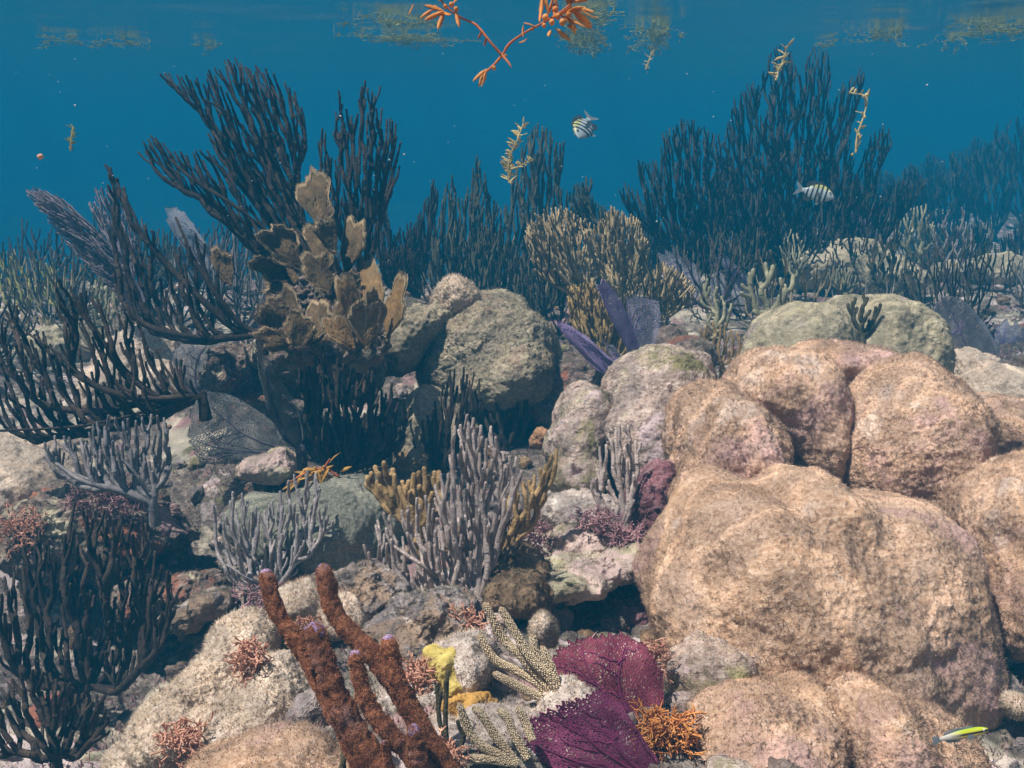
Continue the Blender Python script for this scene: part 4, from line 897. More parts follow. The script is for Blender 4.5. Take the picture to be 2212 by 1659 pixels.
# ------------------------------------------------------------------ sea fans
GF = 'sea fans'
fan('maroon net-like sea fan, the upper of the pair by the orange twig alga', (1425,1590), 1.27, [(1425,1590),(1330,1560),(1240,1515),(1190,1490),(1178,1425),(1230,1380),(1300,1372),(1340,1362),(1395,1390),(1432,1450),(1432,1520)], 'fanred', 'veinp', 501, 7, tilt=(.25, .2), ruff=.08, rag=.05, nth=170, nr=50)
fan('purple net-like sea fan, the lower of the pair nearest the bottom edge', (1425,1680), 1.14, [(1425,1680),(1300,1680),(1190,1660),(1130,1605),(1150,1545),(1215,1518),(1290,1488),(1340,1520),(1385,1590),(1420,1640)], 'fanpurple', 'veinp', 502, 7, tilt=(.2, .15), ruff=.09, rag=.05, nth=170, nr=50)
fan('big smoky grey sea fan lying over the cream rock', (655,968), 2.28, [(655,968),(560,1005),(430,1002),(405,945),(412,860),(440,840),(500,852),(555,885),(600,920),(640,950)], 'fangrey', 'veing', 503, 5, tilt=(.1, .25), ruff=.06, rag=.03, nth=130)
fan('silver rounded sea fan behind the drooping black rod', (440,862), 2.55, [(440,862),(380,815),(370,765),(395,730),(440,722),(480,735),(492,780),(470,835)], 'fangrey2', 'veing', 504, 4, tilt=(.1, .1), ruff=.05, rag=.03)
o = fan('narrow grey-brown folded sea fan beside the shadowed black rod', (645,972), 2.2, [(645,972),(605,950),(575,880),(562,820),(550,765),(575,770),(600,810),(640,870),(660,940)], 'fangrey', 'veing', 505, 3, tilt=(.9, .1), ruff=.35, rag=.04)
fan('upright slender violet sea fan seen nearly edge on', (1375,790), 2.55, [(1375,790),(1335,720),(1305,660),(1285,612),(1305,603),(1335,635),(1360,690),(1385,760)], 'fanviolet', 'veinl', 506, 3, tilt=(1.0, 0), ruff=.10, rag=.04)
fan('upright broad lavender sea fan next to the slender violet one', (1392,785), 2.6, [(1392,785),(1360,740),(1352,640),(1380,635),(1400,640),(1425,650),(1428,700),(1415,745)], 'fanlav', 'veinl', 507, 4, tilt=(.2, 0), ruff=.08, rag=.05)
fan('leaning violet sea fan pointing away from the pale knob', (1340,818), 2.5, [(1340,818),(1290,800),(1235,745),(1195,695),(1210,690),(1260,720),(1310,765),(1350,800)], 'fanviolet', 'veinl', 508, 3, tilt=(.7, .1), ruff=.12, rag=.05)
fan('small violet sea fan tucked in front of the slender one', (1350,812), 2.48, [(1350,812),(1320,770),(1300,735),(1325,745),(1355,790)], 'fanlav', 'veinl', 515, 2, tilt=(.4, 0), ruff=.1, rag=.06)
fan('pale pinkish sea fan glimpsed behind the tallest black rod', (450,590), 3.1, [(450,590),(400,540),(360,480),(350,430),(390,450),(430,500),(470,560)], 'fanpale', 'veing', 511, 3, tilt=(.3, .1), ruff=.14, rag=.10)
fan('lavender tilted sea fan above the pale yellow rock', (2155,810), 3.1, [(2155,810),(2080,745),(2005,735),(2015,665),(2035,635),(2085,650),(2130,700),(2160,760)], 'fanpale', 'veinl', 512, 4, tilt=(.3, -.3), ruff=.10, rag=.04)
fan('hazy lavender sea fan next to the tilted one at the frame edge', (2190,830), 3.3, [(2190,830),(2150,760),(2150,700),(2190,690),(2225,720),(2225,790)], 'fanlav', 'veinl', 513, 3, tilt=(.2, .1), ruff=.14, rag=.10)
fan('pale hazy sea fan topping the gap behind the tan plumes', (1500,650), 3.6, [(1500,650),(1440,600),(1418,540),(1450,535),(1500,570),(1525,620)], 'fanpale', 'veinl', 514, 3, tilt=(.2, .1), ruff=.16, rag=.12)
fan('pale blue sea fan behind the sage slim-fingered rod', (1600,700), 3.5, [(1600,700),(1540,660),(1525,610),(1550,580),(1590,610),(1620,660)], 'fanpale', 'veinl', 516, 3, tilt=(.2, .1), ruff=.12, rag=.06)
fan('narrow greyish purple sea fan in the shade behind the sage rods', (1650,690), 3.6, [(1650,690),(1600,640),(1560,580),(1540,550),(1570,555),(1620,600),(1660,660)], 'fanlav', 'veinl', 517, 3, tilt=(.9, .1), ruff=.12, rag=.08)
fan('small pink hazy sea fan just under the striped fish', (1890,530), 4.4, [(1890,530),(1850,490),(1822,460),(1840,450),(1880,480),(1905,515)], 'fanlav', 'veinl', 518, 2, tilt=(.4, .1), ruff=.12, rag=.08)

# ------------------------------------------------------------------ leafy blade corals
def paddle(b, ang, L, W, rng):
    t = math.radians(ang); ax = np.array([math.sin(t), -math.cos(t)]); sx = np.array([math.cos(t), math.sin(t)])
    q = np.linspace(0, 2 * np.pi, 40); ph = rng.uniform(0, 6, 3)
    k = 1 + .17 * np.sin(3 * q + ph[0]) + .13 * np.sin(5 * q + ph[1]) + .08 * np.sin(11 * q + ph[2])
    x = np.sin(q) * W * .5 * k; y = L * .60 - np.cos(q) * L * .42 * k
    p = np.array(b) + x[:, None] * sx + y[:, None] * ax; keep = np.arange(3, 38)
    return [tuple(b)] + [tuple(v) for v in p[keep]]
def leafy(label, base, d, blades, seed, fr='bladefuzz', mat='blade'):
    rng = np.random.default_rng(seed); o = thing('leafy_coral', P(*base, d), label, 'blade coral')
    for k, (u, v, ang, L, W, dz, tl) in enumerate(blades):
        sheet((u, v), d + dz, paddle((u, v), ang + rng.normal(0, 5), L * .98, W * .82, rng), mat, o, rng, tilt=(tl, rng.uniform(-.2, .4)), curl=rng.uniform(-.3, .7), ruff=.19, rag=.04, nth=120, nr=34, thick=.0045, name='blade', seed=seed + k, fringe=fr, nfr=900, rfreq=2.2, rimm='bladerim')
    A = Acc(); Dv, Tv = ico(5); A.add(P(*base, d + .03) + Dv * .05 * (1 + .5 * fbm(Dv * 2.5, 3, seed))[:, None], Tv); A.build('base', M['rubble'], o)
    return o
leafy('tall brown leafy coral crest with a single paddle on top', (705,610), 2.28, [
    (692,492,-12,128,84,.0,.2),(652,585,-38,124,84,.03,.8),(702,585,-6,120,74,-.03,-.9),(748,590,16,124,60,.02,-1.2),(625,600,-66,90,58,.04,.9),(712,630,-24,96,84,-.07,.5),(725,545,-30,84,52,-.06,1.0)], 601)
leafy('amber brown leafy coral with ruffled lobes in front of the ragged arm of rock', (785,745), 2.12, [
    (780,742,-22,156,80,.02,.5),(815,725,4,180,58,.06,-.5),(836,728,16,140,48,.0,-1.3),(765,750,-52,92,62,-.05,.9),(790,752,-8,104,80,-.08,.5),(808,740,2,116,52,-.05,1.2)], 611, 'bladefuzz', 'bladeamber')
leafy('dark brown leafy coral clump with pink edges in shade below the crest', (640,745), 2.16, [
    (640,738,-46,112,80,.02,.3),(640,742,-14,128,92,.0,-.2),(660,742,20,104,78,-.03,-.4),(668,745,52,84,58,-.02,-.5),(630,748,-70,84,56,-.04,.5),(645,750,-5,80,84,-.07,.2)], 621, 'bladepink')
leafy('pinkish ragged leafy coral between the crest and the dark clump', (672,650), 2.3, [
    (668,650,-72,108,56,.0,.4),(672,652,-42,108,66,.02,.3),(715,648,-14,92,70,.0,-.3),(500,612,-18,84,52,.15,.3),(735,650,30,70,54,-.02,-.4)], 631, 'bladepink')

# ------------------------------------------------------------------ stiff twig algae
for k, a in enumerate([
    ('orange stiff twig alga cushion beside the purple sea fan', 1435,1590,1.2,70,60,'orangealga',330,.022),
    ('orange twig alga wisp at the upper edge of the maroon fan', 1418,1420,1.32,22,45,'redalga',80,.016),
    ('salmon twig alga rosette on the pale lobed coral head', 542,1425,1.25,40,42,'redalga',150,.013),
    ('salmon twig alga patch at the bottom of the pale lobed head', 400,1600,1.17,60,45,'redalga',150,.013),
    ('cream and salmon twig alga behind the slim dark rods', 905,1480,1.24,36,60,'redalga',170,.015),
    ('pink twig alga at the foot of the big lilac rod', 1010,1350,1.42,40,40,'redalga',110,.017),
    ('mauve twig alga fringe above the lime-crusted rock', 1290,1130,1.76,50,26,'mauvealga',130,.02),
    ('mauve twig alga at the base of the lone lilac rod', 1360,1160,1.72,55,30,'mauvealga',130,.02),
    ('mauve twig alga tangle beside the golden slender rod', 1150,1170,1.76,55,50,'mauvealga',140,.02),
    ('salmon twig alga in the cleft beside the red sponge', 660,1365,1.32,36,30,'redalga',90,.012),
    ('rusty twig alga strewn over the shaded brown rubble rock', 240,1080,1.98,110,50,'mauvealga',200,.022),
    ('salmon twig alga at the bottom edge among sponge fingers', 960,1640,1.06,40,40,'redalga',110,.013),
    ('mauve twig alga under the slab of the grey-white rod', 560,1290,1.72,60,26,'mauvealga',90,.016),
    ('rusty twig alga tufts at the frame edge by the gully', 40,1150,1.95,70,60,'redalga',140,.02)]):
    twigs(a[0], a[1], a[2], a[3], a[4], a[5], a[6], 700 + k, a[7], a[8], group='twig algae cushions')

# ------------------------------------------------------------------ drifting sargassum
def leaf(A, root, dr, side, L, W, rng, curl=.2):
    """a thin lens-shaped leaf with a raised midrib"""
    dr = dr / np.linalg.norm(dr); side = side - dr * (side @ dr); side /= np.linalg.norm(side); nn = np.cross(dr, side)
    t = np.linspace(0, 1, 9); wd = W * np.sin(np.pi * np.clip(t * .96 + .02, 0, 1)) ** .7 * (1 + .12 * rng.normal(size=9))
    mid = root + np.outer(t * L, dr) + np.outer(curl * L * t * t, nn)
    th = .0006
    rows = [mid + side * wd[:, None] * .5 + nn * (.12 * wd)[:, None], mid + nn * th, mid - side * wd[:, None] * .5 + nn * (.12 * wd)[:, None], mid - nn * th]
    V = np.stack(rows, 1).reshape(-1, 3); i = np.arange(8)[:, None] * 4; j = np.arange(4)[None]; j2 = (j + 1) % 4
    A.add(V, Q=np.stack([i + j, i + j2, i + 4 + j2, i + 4 + j], -1).reshape(-1, 4))
def sarg(label, d, stems, leaves, bladders, seed, mt='sarg', st='sargstem', name='sargassum_sprig', r=1.2, split=True):
    rng = np.random.default_rng(seed); s = d / F; b = stems[0][0]
    o = thing(name, P(b[0], b[1], d), label, 'seaweed')
    for l in stems:
        A = Acc(); l = np.asarray(l, float); z = np.cumsum(rng.normal(0, 6, len(l)))
        W = smooth_line(P(l[:, 0], l[:, 1], d + z * s), 16); A.tube(W, np.linspace(r * 1.2, r * .8, 16) * s * 2, 7, rng, .18); A.build('stem', M[st], o)
    B = Acc()
    for u, v, a, L, W in leaves:
        A = Acc() if split else B
        t = math.radians(a); dr = RIGHT * math.cos(t) + UP * math.sin(t) + FWD * rng.normal(0, .35)
        sd = RIGHT * -math.sin(t) + UP * math.cos(t) + FWD * rng.normal(0, .8)
        leaf(A, P(u, v, d + rng.normal(0, 8) * s), dr, sd, L * s, W * s * .68, rng, rng.normal(0, .3))
        if split: A.build('leaf', M[mt], o)
    for u, v, rr in bladders:
        A = Acc() if split else B; Dv, Tv = ico(3); A.add(P(u, v, d - 4 * s) + Dv * rr * .78 * s * np.array([1, 1, 1.12]), Tv)
        if split: A.build('bladder', M[mt], o)
    if not split and B.V: B.build('foliage', M[mt], o)
    return o
rs = np.random.default_rng(8)
lv = [(960,25,a,46,16) for a in (200,250,300,160)] + [(935,20,215,34,12),(985,25,280,40,14),(975,12,40,40,14),(950,5,100,50,14),(893,10,250,26,9)]
lv += [(1050,150,a,42,12) for a in (225,240,262)] + [(1120,92,-12,28,8),(1130,80,100,24,8),(1160,60,150,30,10)]
lv += [(1165+k*11, 48-k*4, rs.uniform(-60,100) if k % 3 else rs.uniform(60,120), rs.uniform(40,66), rs.uniform(13,20)) for k in range(9)]
lv += [(1215,35,-25,62,20),(1235,20,-40,60,18),(1225,55,-5,52,18),(1200,60,-40,44,18),(1240,5,20,48,16),(1245,15,-20,40,16),(1185,30,95,50,18),(1205,15,110,46,16),(1225,0,75,40,16),(1190,65,250,30,12)]
bl = [(975,10,7),(985,20,7),(962,14,6),(1067,147,6),(1050,152,4),(1178,38,9),(1192,48,8),(1205,35,8),(1215,48,9),(1175,55,6),(1228,32,8),(1200,20,8),(1150,62,5),(1092,120,4)]
sarg('bright orange sargassum sprig hanging V-shaped from the surface up front', .78,
     [[(1085,120),(1060,92),(1030,55),(1000,40),(970,20),(945,-10)],[(1085,120),(1100,95),(1135,70),(1180,45),(1225,15),(1260,-20)],[(1085,120),(1065,142),(1048,158),(1040,172)],[(1085,120),(1096,132),(1104,144)],[(1050,85),(1046,98)],[(1040,70),(1034,82)]], lv, bl, 801)
def wisp(label, d, line, n, L, W, seed, mt='sargy', st='sargy', spread=80, r=.9):
    rng = np.random.default_rng(seed); l = smooth_line(np.asarray(line, float), n)
    leaves = [(p[0], p[1], rng.choice([-1, 1]) * rng.uniform(20, spread) + 90 + rng.normal(0, 25), L * rng.uniform(.6, 1.2), W * rng.uniform(.7, 1.2)) for p in l]
    bls = [(p[0] + rng.normal(0, 4), p[1] + rng.normal(0, 4), W * .42) for p in l[::4]]
    return sarg(label, d, [line], leaves, bls, seed, mt, st, 'sargassum_sprig', r, False)
wisp('pale yellow sargassum sprig floating above the olive sea rods', 3.0, [(1100,395),(1098,360),(1105,330),(1118,300),(1130,268)], 44, 20, 8, 811)
wisp('short yellow side sprig under the pale yellow floating one', 3.05, [(1098,358),(1115,362),(1135,352),(1152,345)], 18, 16, 7, 815)
wisp('cream sargassum sprig in front of the huge tall sea rod', 3.4, [(1678,168),(1682,150),(1692,130),(1700,102)], 18, 20, 8, 812)
wisp('orange and cream sargassum sprig near the tip of the huge sea rod', 3.2, [(1848,330),(1852,290),(1866,250),(1872,210),(1835,200)], 16, 18, 9, 813)
wisp('small blurred yellow sargassum sprig in open water by the long leaning fan', 1.8, [(152,325),(154,300),(158,275)], 16, 13, 5, 814, mt='mat')
wisp('pale sargassum scrap below a floating weed raft', 4.4, [(1395,150),(1402,132),(1408,112)], 10, 14, 5, 816)
sarg('golden sargassum sprig snagged behind the grey-white sea rod', 2.0, [[(732,1030),(700,1012),(660,1022),(620,1045)],[(700,1012),(712,992)]],
     [(690+rs.normal(0,22),1018+rs.normal(0,8),a,rs.uniform(32,48),rs.uniform(10,15)) for a in rs.uniform(150,390,20)] + [(712,1000,60,30,8),(640,1040,215,34,10),(630,1045,250,30,10)], [(680,1012,5),(668,1020,5),(700,1008,4)], 820, 'sarggold')
# floating weed rafts at the surface
def raft(label, u, v, d, ru, rv, n, seed, rd=.25):
    rng = np.random.default_rng(seed); s = d / F; A = Acc(); c = P(u, v, d); c[2] = min(c[2], SURF - .03)
    def at(q):
        p = c + np.array([q[0] * ru * s, q[1] * rd, q[2] * rv * s]); p[2] = min(p[2], SURF - .004); return p
    for k in range(max(5, int(n / 9))):
        q = rng.normal(size=3) * np.array([.55, .5, .35]); line = [at(q * 0), at(q * .5)]
        for j in range(13):
            q = q + rng.normal(size=3) * np.array([.14, .10, .16]); p = at(q); line.append(p)
            e = rng.normal(size=3); e[2] *= .6; e /= np.linalg.norm(e); g = rng.normal(size=3)
            leaf(A, p, e, g, rng.uniform(.012, .034), rng.uniform(.004, .009), rng, .2)
        A.tube(np.array(line), .0011, 4)
    return tag(A.build('weed_raft', M['mat'], origin=c), label, 'seaweed', 'floating weed rafts')
for k, a in enumerate([('wide thin floating weed raft beside the orange sprig', 880,84,5.6,75,10,380),('round hanging clump of floating weed under the orange leaves', 1260,82,5.2,48,34,420),('funnel-shaped floating weed clump near the huge sea rod', 1415,80,5.4,34,32,330),
    ('streaky floating weed raft at the top by the orange leaves', 1265,20,4.6,50,14,200),('faint floating weed patch in the far upper corner', 135,45,6.0,42,12,120),('small floating weed patch between the far corner and the tall black rod', 270,52,6.2,28,10,90),
    ('faint weed patch near the tall black rod top', 460,80,6.6,24,12,70),('ragged floating weed clump in the other far upper corner', 1910,45,5.6,40,18,170),('long floating weed raft at the top frame corner', 2140,25,5.2,80,22,330),
    ('thin weed strand hanging near the far frame edge', 2060,70,6.0,26,28,90),('small square weed clump above the hazy water', 1770,60,6.2,18,14,60),('narrow weed raft at the top middle of the water', 870,30,4.8,70,7,170)]):
    raft(*a, 830 + k)

# ------------------------------------------------------------------ fish
def stripe(name, base, bar, lo, hi, belly):
    """five dark bars round the body, by the fish's own length coordinate"""
    m, t, n, l, b = newmat(name); b.inputs['Roughness'].default_value = .4; b.inputs['Specular IOR Level'].default_value = .4
    tc = n.new('ShaderNodeUVMap'); tc.uv_map = 'UVMap'; sp = n.new('ShaderNodeSeparateXYZ'); l.new(tc.outputs[0], sp.inputs[0])
    st = []
    for x in (.26, .40, .54, .68, .82): st += [(x - .03, base), (x - .022, bar), (x + .026, bar), (x + .036, base)]
    r = ramp(n, [(0, base)] + st); l.new(sp.outputs[0], r.inputs[0])
    r2 = ramp(n, [(.50, belly), (.72, (1, 1, 1)), (.80, hi)]); l.new(sp.outputs[1], r2.inputs[0])
    mx = n.new('ShaderNodeMix'); mx.data_type = 'RGBA'; mx.blend_type = 'MULTIPLY'; mx.inputs[0].default_value = 1
    l.new(r.outputs[0], mx.inputs[6]); l.new(r2.outputs[0], mx.inputs[7]); l.new(mx.outputs[2], b.inputs['Base Color'])
    return m
M['sergeant'] = stripe('silver_barred_skin', (.40, .45, .46), (.015, .018, .022), 0, (.95, .85, .30), (.95, .98, 1))
M['fin'] = plain('translucent_fin', (.28, .32, .34), (.42, .46, .48), 60, 0, .5)
M['finblack'] = plain('dark_fin', (.04, .05, .06), (.08, .09, .10), 60, 0, .3)
M['eye'] = plain('dark_eye', (.008, .008, .01), (.02, .02, .025), 60, 0, 0, .15)
M['eyering'] = plain('silver_iris', (.5, .5, .42), (.6, .6, .5), 60, 0, 0, .3)
def fish(label, cat, c, heading, upv, L, prof, thick, bodym, finm, fins, pect, seed, eye=(.14, .10), bend=0.):
    """prof: (x from snout 0..1, top, bottom) in body lengths; fins: outlines in the body's plane"""
    h = np.asarray(heading, float); h /= np.linalg.norm(h); u = np.asarray(upv, float); u -= h * (u @ h); u /= np.linalg.norm(u); sd = np.cross(h, u)
    def W(x, y, z): # x from snout back, y side, z up
        x = np.asarray(x, float); y = np.asarray(y, float) + bend * np.clip(x - .35, 0, 1) ** 2
        return c + L * ((.45 - x)[..., None] * h + y[..., None] * sd + np.asarray(z, float)[..., None] * u)
    o = thing('fish', c, label, cat)
    pr = smooth_line(np.asarray(prof, float), 40); n = 22; th = np.arange(n) / n * 2 * np.pi
    x = pr[:, 0]; mid = (pr[:, 1] + pr[:, 2]) / 2; hh = (pr[:, 1] - pr[:, 2]) / 2
    tw = thick * np.minimum(1, hh / hh.max() * 1.15) * np.clip(1.25 - .55 * x, .25, 1)
    X = np.repeat(x[:, None], n, 1); Z = mid[:, None] + hh[:, None] * np.sin(th); Y = tw[:, None] * np.cos(th) * np.abs(np.cos(th)) ** .12
    V = W(X.ravel(), Y.ravel(), Z.ravel()); i = np.arange(39)[:, None] * n; j = np.arange(n)[None]; j2 = (j + 1) % n
    Q = np.stack([i + j, i + j2, i + n + j2, i + n + j], -1).reshape(-1, 4)
    V = np.vstack([V, W(np.array([x[0] - .004, x[-1]]), np.zeros(2), np.array([mid[0], mid[-1]]))]); m_ = 40 * n
    T = np.vstack([np.stack([(np.arange(n) + 1) % n, np.arange(n), np.full(n, m_)], -1), np.stack([39 * n + np.arange(n), 39 * n + (np.arange(n) + 1) % n, np.full(n, m_ + 1)], -1)])
    uv = np.vstack([np.stack([X.ravel() / .86, np.clip(.5 + Z.ravel() / (2.2 * hh.max()) + .02, 0, 1)], -1), [[0, .5], [1, .5]]])
    mesh('body', V, [T, Q], M[bodym], o, None, True, None, uv)
    def fin(name, pts, m, f):
        pts = np.asarray(pts, float); k = len(pts); a = f(pts, .003); b_ = f(pts, -.003); ca = a.mean(0); cb = b_.mean(0)
        V = np.vstack([a, b_, ca, cb]); I = np.arange(k); J = (I + 1) % k
        mesh(name, V, [np.stack([I, J, np.full(k, 2 * k)], -1), np.stack([J + k, I + k, np.full(k, 2 * k + 1)], -1), np.stack([I, I + k, J + k, J], -1)], M[m], o, None, False)
    for nm, pts, m in fins: fin(nm, pts, m, lambda p, e: W(p[:, 0], np.full(len(p), e), p[:, 1]))
    for sg in (-1, 1):
        fin('pectoral_fin', [(0, 0), (.05, .045), (.15, .05), (.19, .0), (.13, -.05), (.04, -.035)], finm, lambda p, e: W(.30 + p[:, 0] * pect[0], sg * (thick * .92 + p[:, 0] * pect[1]), -.04 + p[:, 1] + e))
        Dv, Tv = ico(3); ce = W(np.array([eye[0]]), np.array([sg * np.interp(eye[0], x, tw) * .86]), np.array([eye[1]]))[0]
        e_ = mesh('eye', ce + Dv * L * .030, [Tv], M['eyering'], o)
        mesh('pupil', ce + sd * sg * L * .014 + h * L * .004 + Dv * L * .021, [Tv], M['eye'], e_)
    return o
SP = [(0,.015,-.02),(.04,.07,-.06),(.12,.15,-.12),(.24,.225,-.185),(.40,.255,-.22),(.55,.225,-.20),(.68,.15,-.14),(.78,.075,-.07),(.86,.055,-.055)]
SF = [('tail_fin', [(.84,.05),(.93,.12),(1.06,.20),(1.0,.06),(.96,0),(1.0,-.06),(1.06,-.20),(.93,-.12),(.84,-.05)], 'fin'),
      ('dorsal_fin', [(.22,.21),(.30,.29),(.45,.315),(.58,.31),(.72,.28),(.80,.19),(.74,.09),(.60,.19),(.42,.24)], 'finblack'),
      ('anal_fin', [(.52,-.19),(.62,-.26),(.74,-.26),(.80,-.17),(.75,-.08),(.62,-.16)], 'finblack'),
      ('pelvic_fin', [(.30,-.19),(.36,-.29),(.42,-.31),(.42,-.21)], 'fin')]
fish('black-barred silver damselfish swimming side-on before the huge dark sea rod', 'fish', P(1765,418,3.0), RIGHT * .93 - UP * .30 - FWD * .2, UP + RIGHT * .28, .118, SP, .085, 'sergeant', 'fin', SF, (1, .25), 1)
fish('black-barred damselfish facing the viewer in open blue water', 'fish', P(1262,276,3.6), -RIGHT * .30 - UP * .62 - FWD * .62, UP * .55 - RIGHT * .75 + FWD * .0, .175, SP, .085, 'sergeant', 'fin', SF, (.6, 1.0), 2)
m, t, n, l, b = newmat('striped_wrasse_skin'); b.inputs['Roughness'].default_value = .35
tc = n.new('ShaderNodeUVMap'); tc.uv_map = 'UVMap'; sp_ = n.new('ShaderNodeSeparateXYZ'); l.new(tc.outputs[0], sp_.inputs[0])
r1 = ramp(n, [(0, (.75, .62, .55)), (.42, (.75, .55, .10)), (.50, (.03, .02, .03)), (.62, (.04, .025, .03)), (.70, (.62, .60, .03)), (.88, (.50, .60, .03)), (1, (.30, .42, .03))]); l.new(sp_.outputs[1], r1.inputs[0])
r2 = ramp(n, [(.55, (0, 0, 0)), (.85, (1, 1, 1))]); l.new(sp_.outputs[0], r2.inputs[0])
mx = n.new('ShaderNodeMix'); mx.data_type = 'RGBA'; l.new(r2.outputs[0], mx.inputs[0]); l.new(r1.outputs[0], mx.inputs[6]); mx.inputs[7].default_value = (.62, .55, .48, 1); l.new(mx.outputs[2], b.inputs['Base Color'])
M['wrasse'] = m
WP = [(0,.01,-.01),(.05,.04,-.035),(.15,.075,-.065),(.30,.09,-.085),(.50,.085,-.08),(.70,.06,-.06),(.84,.038,-.038),(.88,.036,-.036)]
WF = [('tail_fin', [(.86,.035),(.96,.075),(1.02,.06),(1.0,0),(1.02,-.06),(.96,-.075),(.86,-.035)], 'fin'), ('dorsal_fin', [(.25,.08),(.30,.12),(.60,.125),(.78,.09),(.80,.045),(.55,.08)], 'fin'), ('anal_fin', [(.50,-.078),(.58,-.11),(.76,-.09),(.80,-.042),(.6,-.07)], 'fin')]
fish('little yellow-green wrasse with a dark side stripe above the smooth tan head', 'fish', P(2082,1586,1.10), RIGHT * .96 + UP * .22 - FWD * .1, UP, .066, WP, .05, 'wrasse', 'fin', WF, (.7, .3), 3, (.10, .02), .12)

# ------------------------------------------------------------------ small life on the bed
rng = np.random.default_rng(77)
A = Acc(); N_ = 170000
rr = rng.uniform(.5, 5.2, N_) ; an = np.radians(rng.uniform(-40, 40, N_)); x = rr * np.sin(an); y = rr * np.cos(an); z = ground(x, y)
p = np.stack([x, y, z], -1); ok = fbm(p * 3.5, 3, 31) + rng.normal(size=N_) * .2 > .02; p = p[ok]
nn = np.tile([0., -.25, 1.], (len(p), 1)); nn /= np.linalg.norm(nn, axis=1)[:, None]
pick = fbm(p * 2.2, 2, 91) + rng.normal(size=len(p)) * .25
for k, q in enumerate((pick < -.12, (pick >= -.12) & (pick < .22), pick >= .22)): A.blades(p[q], nn[q], (.018, .014, .011)[k], .004, rng, .8, k)
tag(A.build('turf_algae', [M['mauvealga'], M['olive_fuzz'], M['fuzz_pale']]), kind='stuff')
A = Acc(); Dv, Tv = ico(3)
for _ in range(1500):
    r_ = rng.uniform(.75, 6); a = math.radians(rng.uniform(-38, 38)); x = r_ * math.sin(a); y = r_ * math.cos(a)
    sz = rng.gamma(1.8, .007) + .004; q = np.array([x, y, 0.]); q[2] = ground(np.array([x]), np.array([y]))[0] + sz * .15
    A.add(q + Dv * sz * rng.uniform(.6, 1.3, 3) * (1 + .5 * fbm(Dv * 1.6 + rng.uniform(0, 50), 2, 3))[:, None], Tv, m=int(rng.integers(0, 4)))
tag(A.build('coral_rubble', [M['rubble'], M['pink'], M['slate'], M['brownrock']]), kind='stuff')
# drifting flecks
D0 = Acc(); Dv, Tv = ico(2); D0.add(Dv * np.array([1, .7, .8]), Tv)
first = None
def fleck(u, v, d, r, m='speck', lab=None):
    global first
    s = d / F
    A = Acc(); A.add(P(u, v, d) + Dv * (r * s) * np.array([1, .8, .9]) * (1 + .3 * noise(Dv * 2 + u, 3))[:, None], Tv)
    return A.build('drifting_fleck', M[m], origin=P(u, v, d))
tag(fleck(193,323,.9,7,'orange_speck'), 'round orange-white drifting fleck beside the blurred yellow sprig', 'fleck')
rf = np.random.default_rng(12)
for k in range(60):
    u, v = (rf.uniform(60, 2160), rf.uniform(60, 460)); d = rf.uniform(.8, 3.2)
    if k < 6: u, v = [(293,208),(2157,162),(950,330),(1500,468),(865,232),(985,318)][k]; d = 1.5
    tag(fleck(u, v, d, rf.uniform(.8, 1.5) if k >= 6 else 2.4), 'tiny pale fleck drifting in the open water', 'fleck', 'pale flecks drifting in the water')

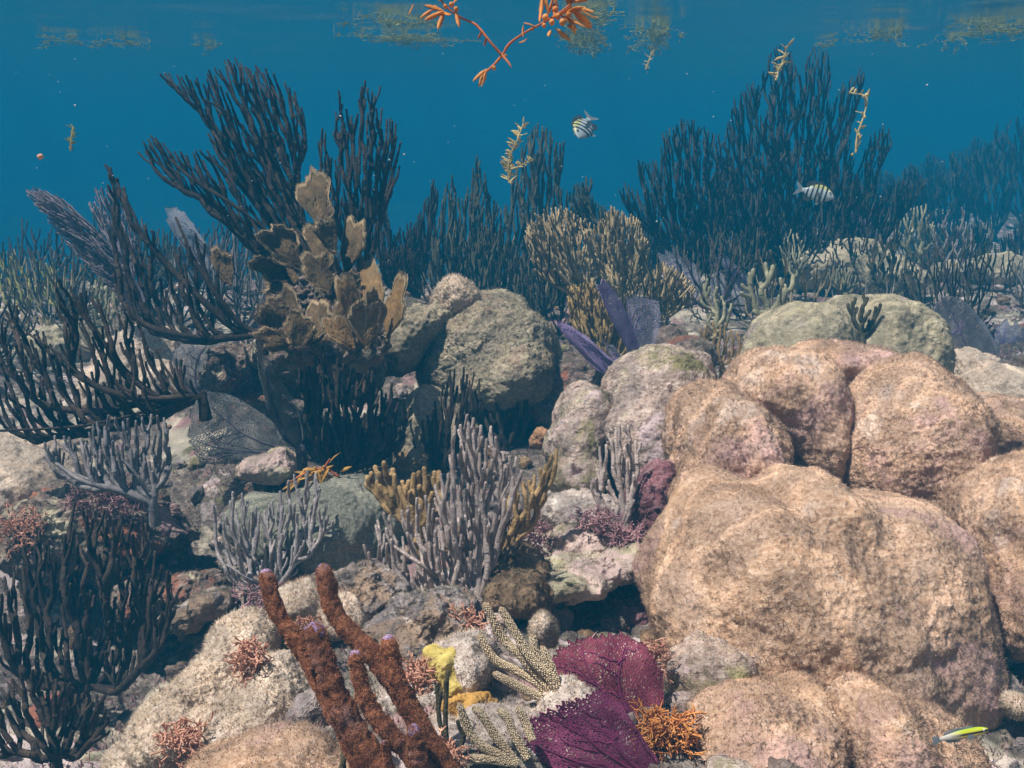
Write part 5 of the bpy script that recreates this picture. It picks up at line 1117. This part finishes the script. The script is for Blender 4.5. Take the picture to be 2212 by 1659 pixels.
# ------------------------------------------------------------------ water surface and the water itself
def water():
    r = np.concatenate([np.geomspace(.3, 14, 260), np.geomspace(14.5, 46, 40)]); an = np.radians(np.concatenate([np.linspace(-46, 46, 420), np.linspace(48, 312, 60)]))
    R2, A2 = np.meshgrid(r, an, indexing='ij'); x = (R2 * np.sin(A2)).ravel(); y = (R2 * np.cos(A2)).ravel()
    p = np.stack([x * .9, y * 1.3, x * 0], -1)
    z = SURF + .030 * noise(p * .8, 61) + .013 * noise(p * 2.1, 62) + .004 * noise(p * 5, 63)
    n = len(an); i, j = np.meshgrid(np.arange(len(r) - 1), np.arange(n), indexing='ij'); j2 = (j + 1) % n
    Q = np.stack([i * n + j, i * n + j2, (i + 1) * n + j2, (i + 1) * n + j], -1).reshape(-1, 4)
    V = np.vstack([np.stack([x, y, z], -1), [0, 0, SURF]]); c = len(V) - 1
    T = np.stack([np.arange(n), np.full(n, c), (np.arange(n) + 1) % n], -1)
    m = bpy.data.materials.new('water_surface'); m.use_nodes = True; t = m.node_tree; nn = t.nodes; nn.clear(); l = t.links
    out = nn.new('ShaderNodeOutputMaterial'); fr = nn.new('ShaderNodeFresnel'); fr.inputs[0].default_value = 1.33
    tp = nn.new('ShaderNodeBsdfTransparent'); gl = nn.new('ShaderNodeBsdfGlossy'); gl.inputs['Roughness'].default_value = .17
    gl.inputs['Color'].default_value = (.95, .98, .98, 1)
    mx = nn.new('ShaderNodeMixShader'); l.new(fr.outputs[0], mx.inputs[0]); l.new(tp.outputs[0], mx.inputs[1]); l.new(gl.outputs[0], mx.inputs[2]); l.new(mx.outputs[0], out.inputs[0])
    # noise tint painted on the surface dims passing sunlight into ripple-like dapples
    tc = nn.new('ShaderNodeTexCoord'); nz = nn.new('ShaderNodeTexNoise'); nz.inputs['Scale'].default_value = 5.0; nz.inputs['Detail'].default_value = 1.2; nz.inputs['Distortion'].default_value = 1.4
    l.new(tc.outputs['Object'], nz.inputs['Vector']); rm = ramp(nn, [(.34, (.52, .53, .54)), (.44, (.66, .67, .68)), (.50, (1, 1, 1)), (.56, (.66, .67, .68)), (.66, (.52, .53, .54))])
    l.new(nz.outputs[0], rm.inputs[0]); l.new(rm.outputs[0], tp.inputs[0])
    tag(mesh('water_surface', V, [T, Q], m), kind='structure')
water()
bm = bmesh.new(); bmesh.ops.create_cube(bm, size=1)
me = bpy.data.meshes.new('haze'); bm.to_mesh(me); bm.free()
hz = bpy.data.objects.new('haze', me); COL.objects.link(hz); hz.scale = (200, 200, SURF + .12 + 9.0); hz.location = (0, 0, (SURF + .12 - 9.0) / 2)
m = bpy.data.materials.new('blue_water'); m.use_nodes = True; t = m.node_tree; t.nodes.clear()
ou = t.nodes.new('ShaderNodeOutputMaterial'); pv = t.nodes.new('ShaderNodeVolumePrincipled')
pv.inputs['Color'].default_value = (.009, .215, .40, 1); pv.inputs['Density'].default_value = .105; pv.inputs['Anisotropy'].default_value = 0
t.links.new(pv.outputs[0], ou.inputs['Volume']); me.materials.append(m)
tag(hz, kind='stuff')
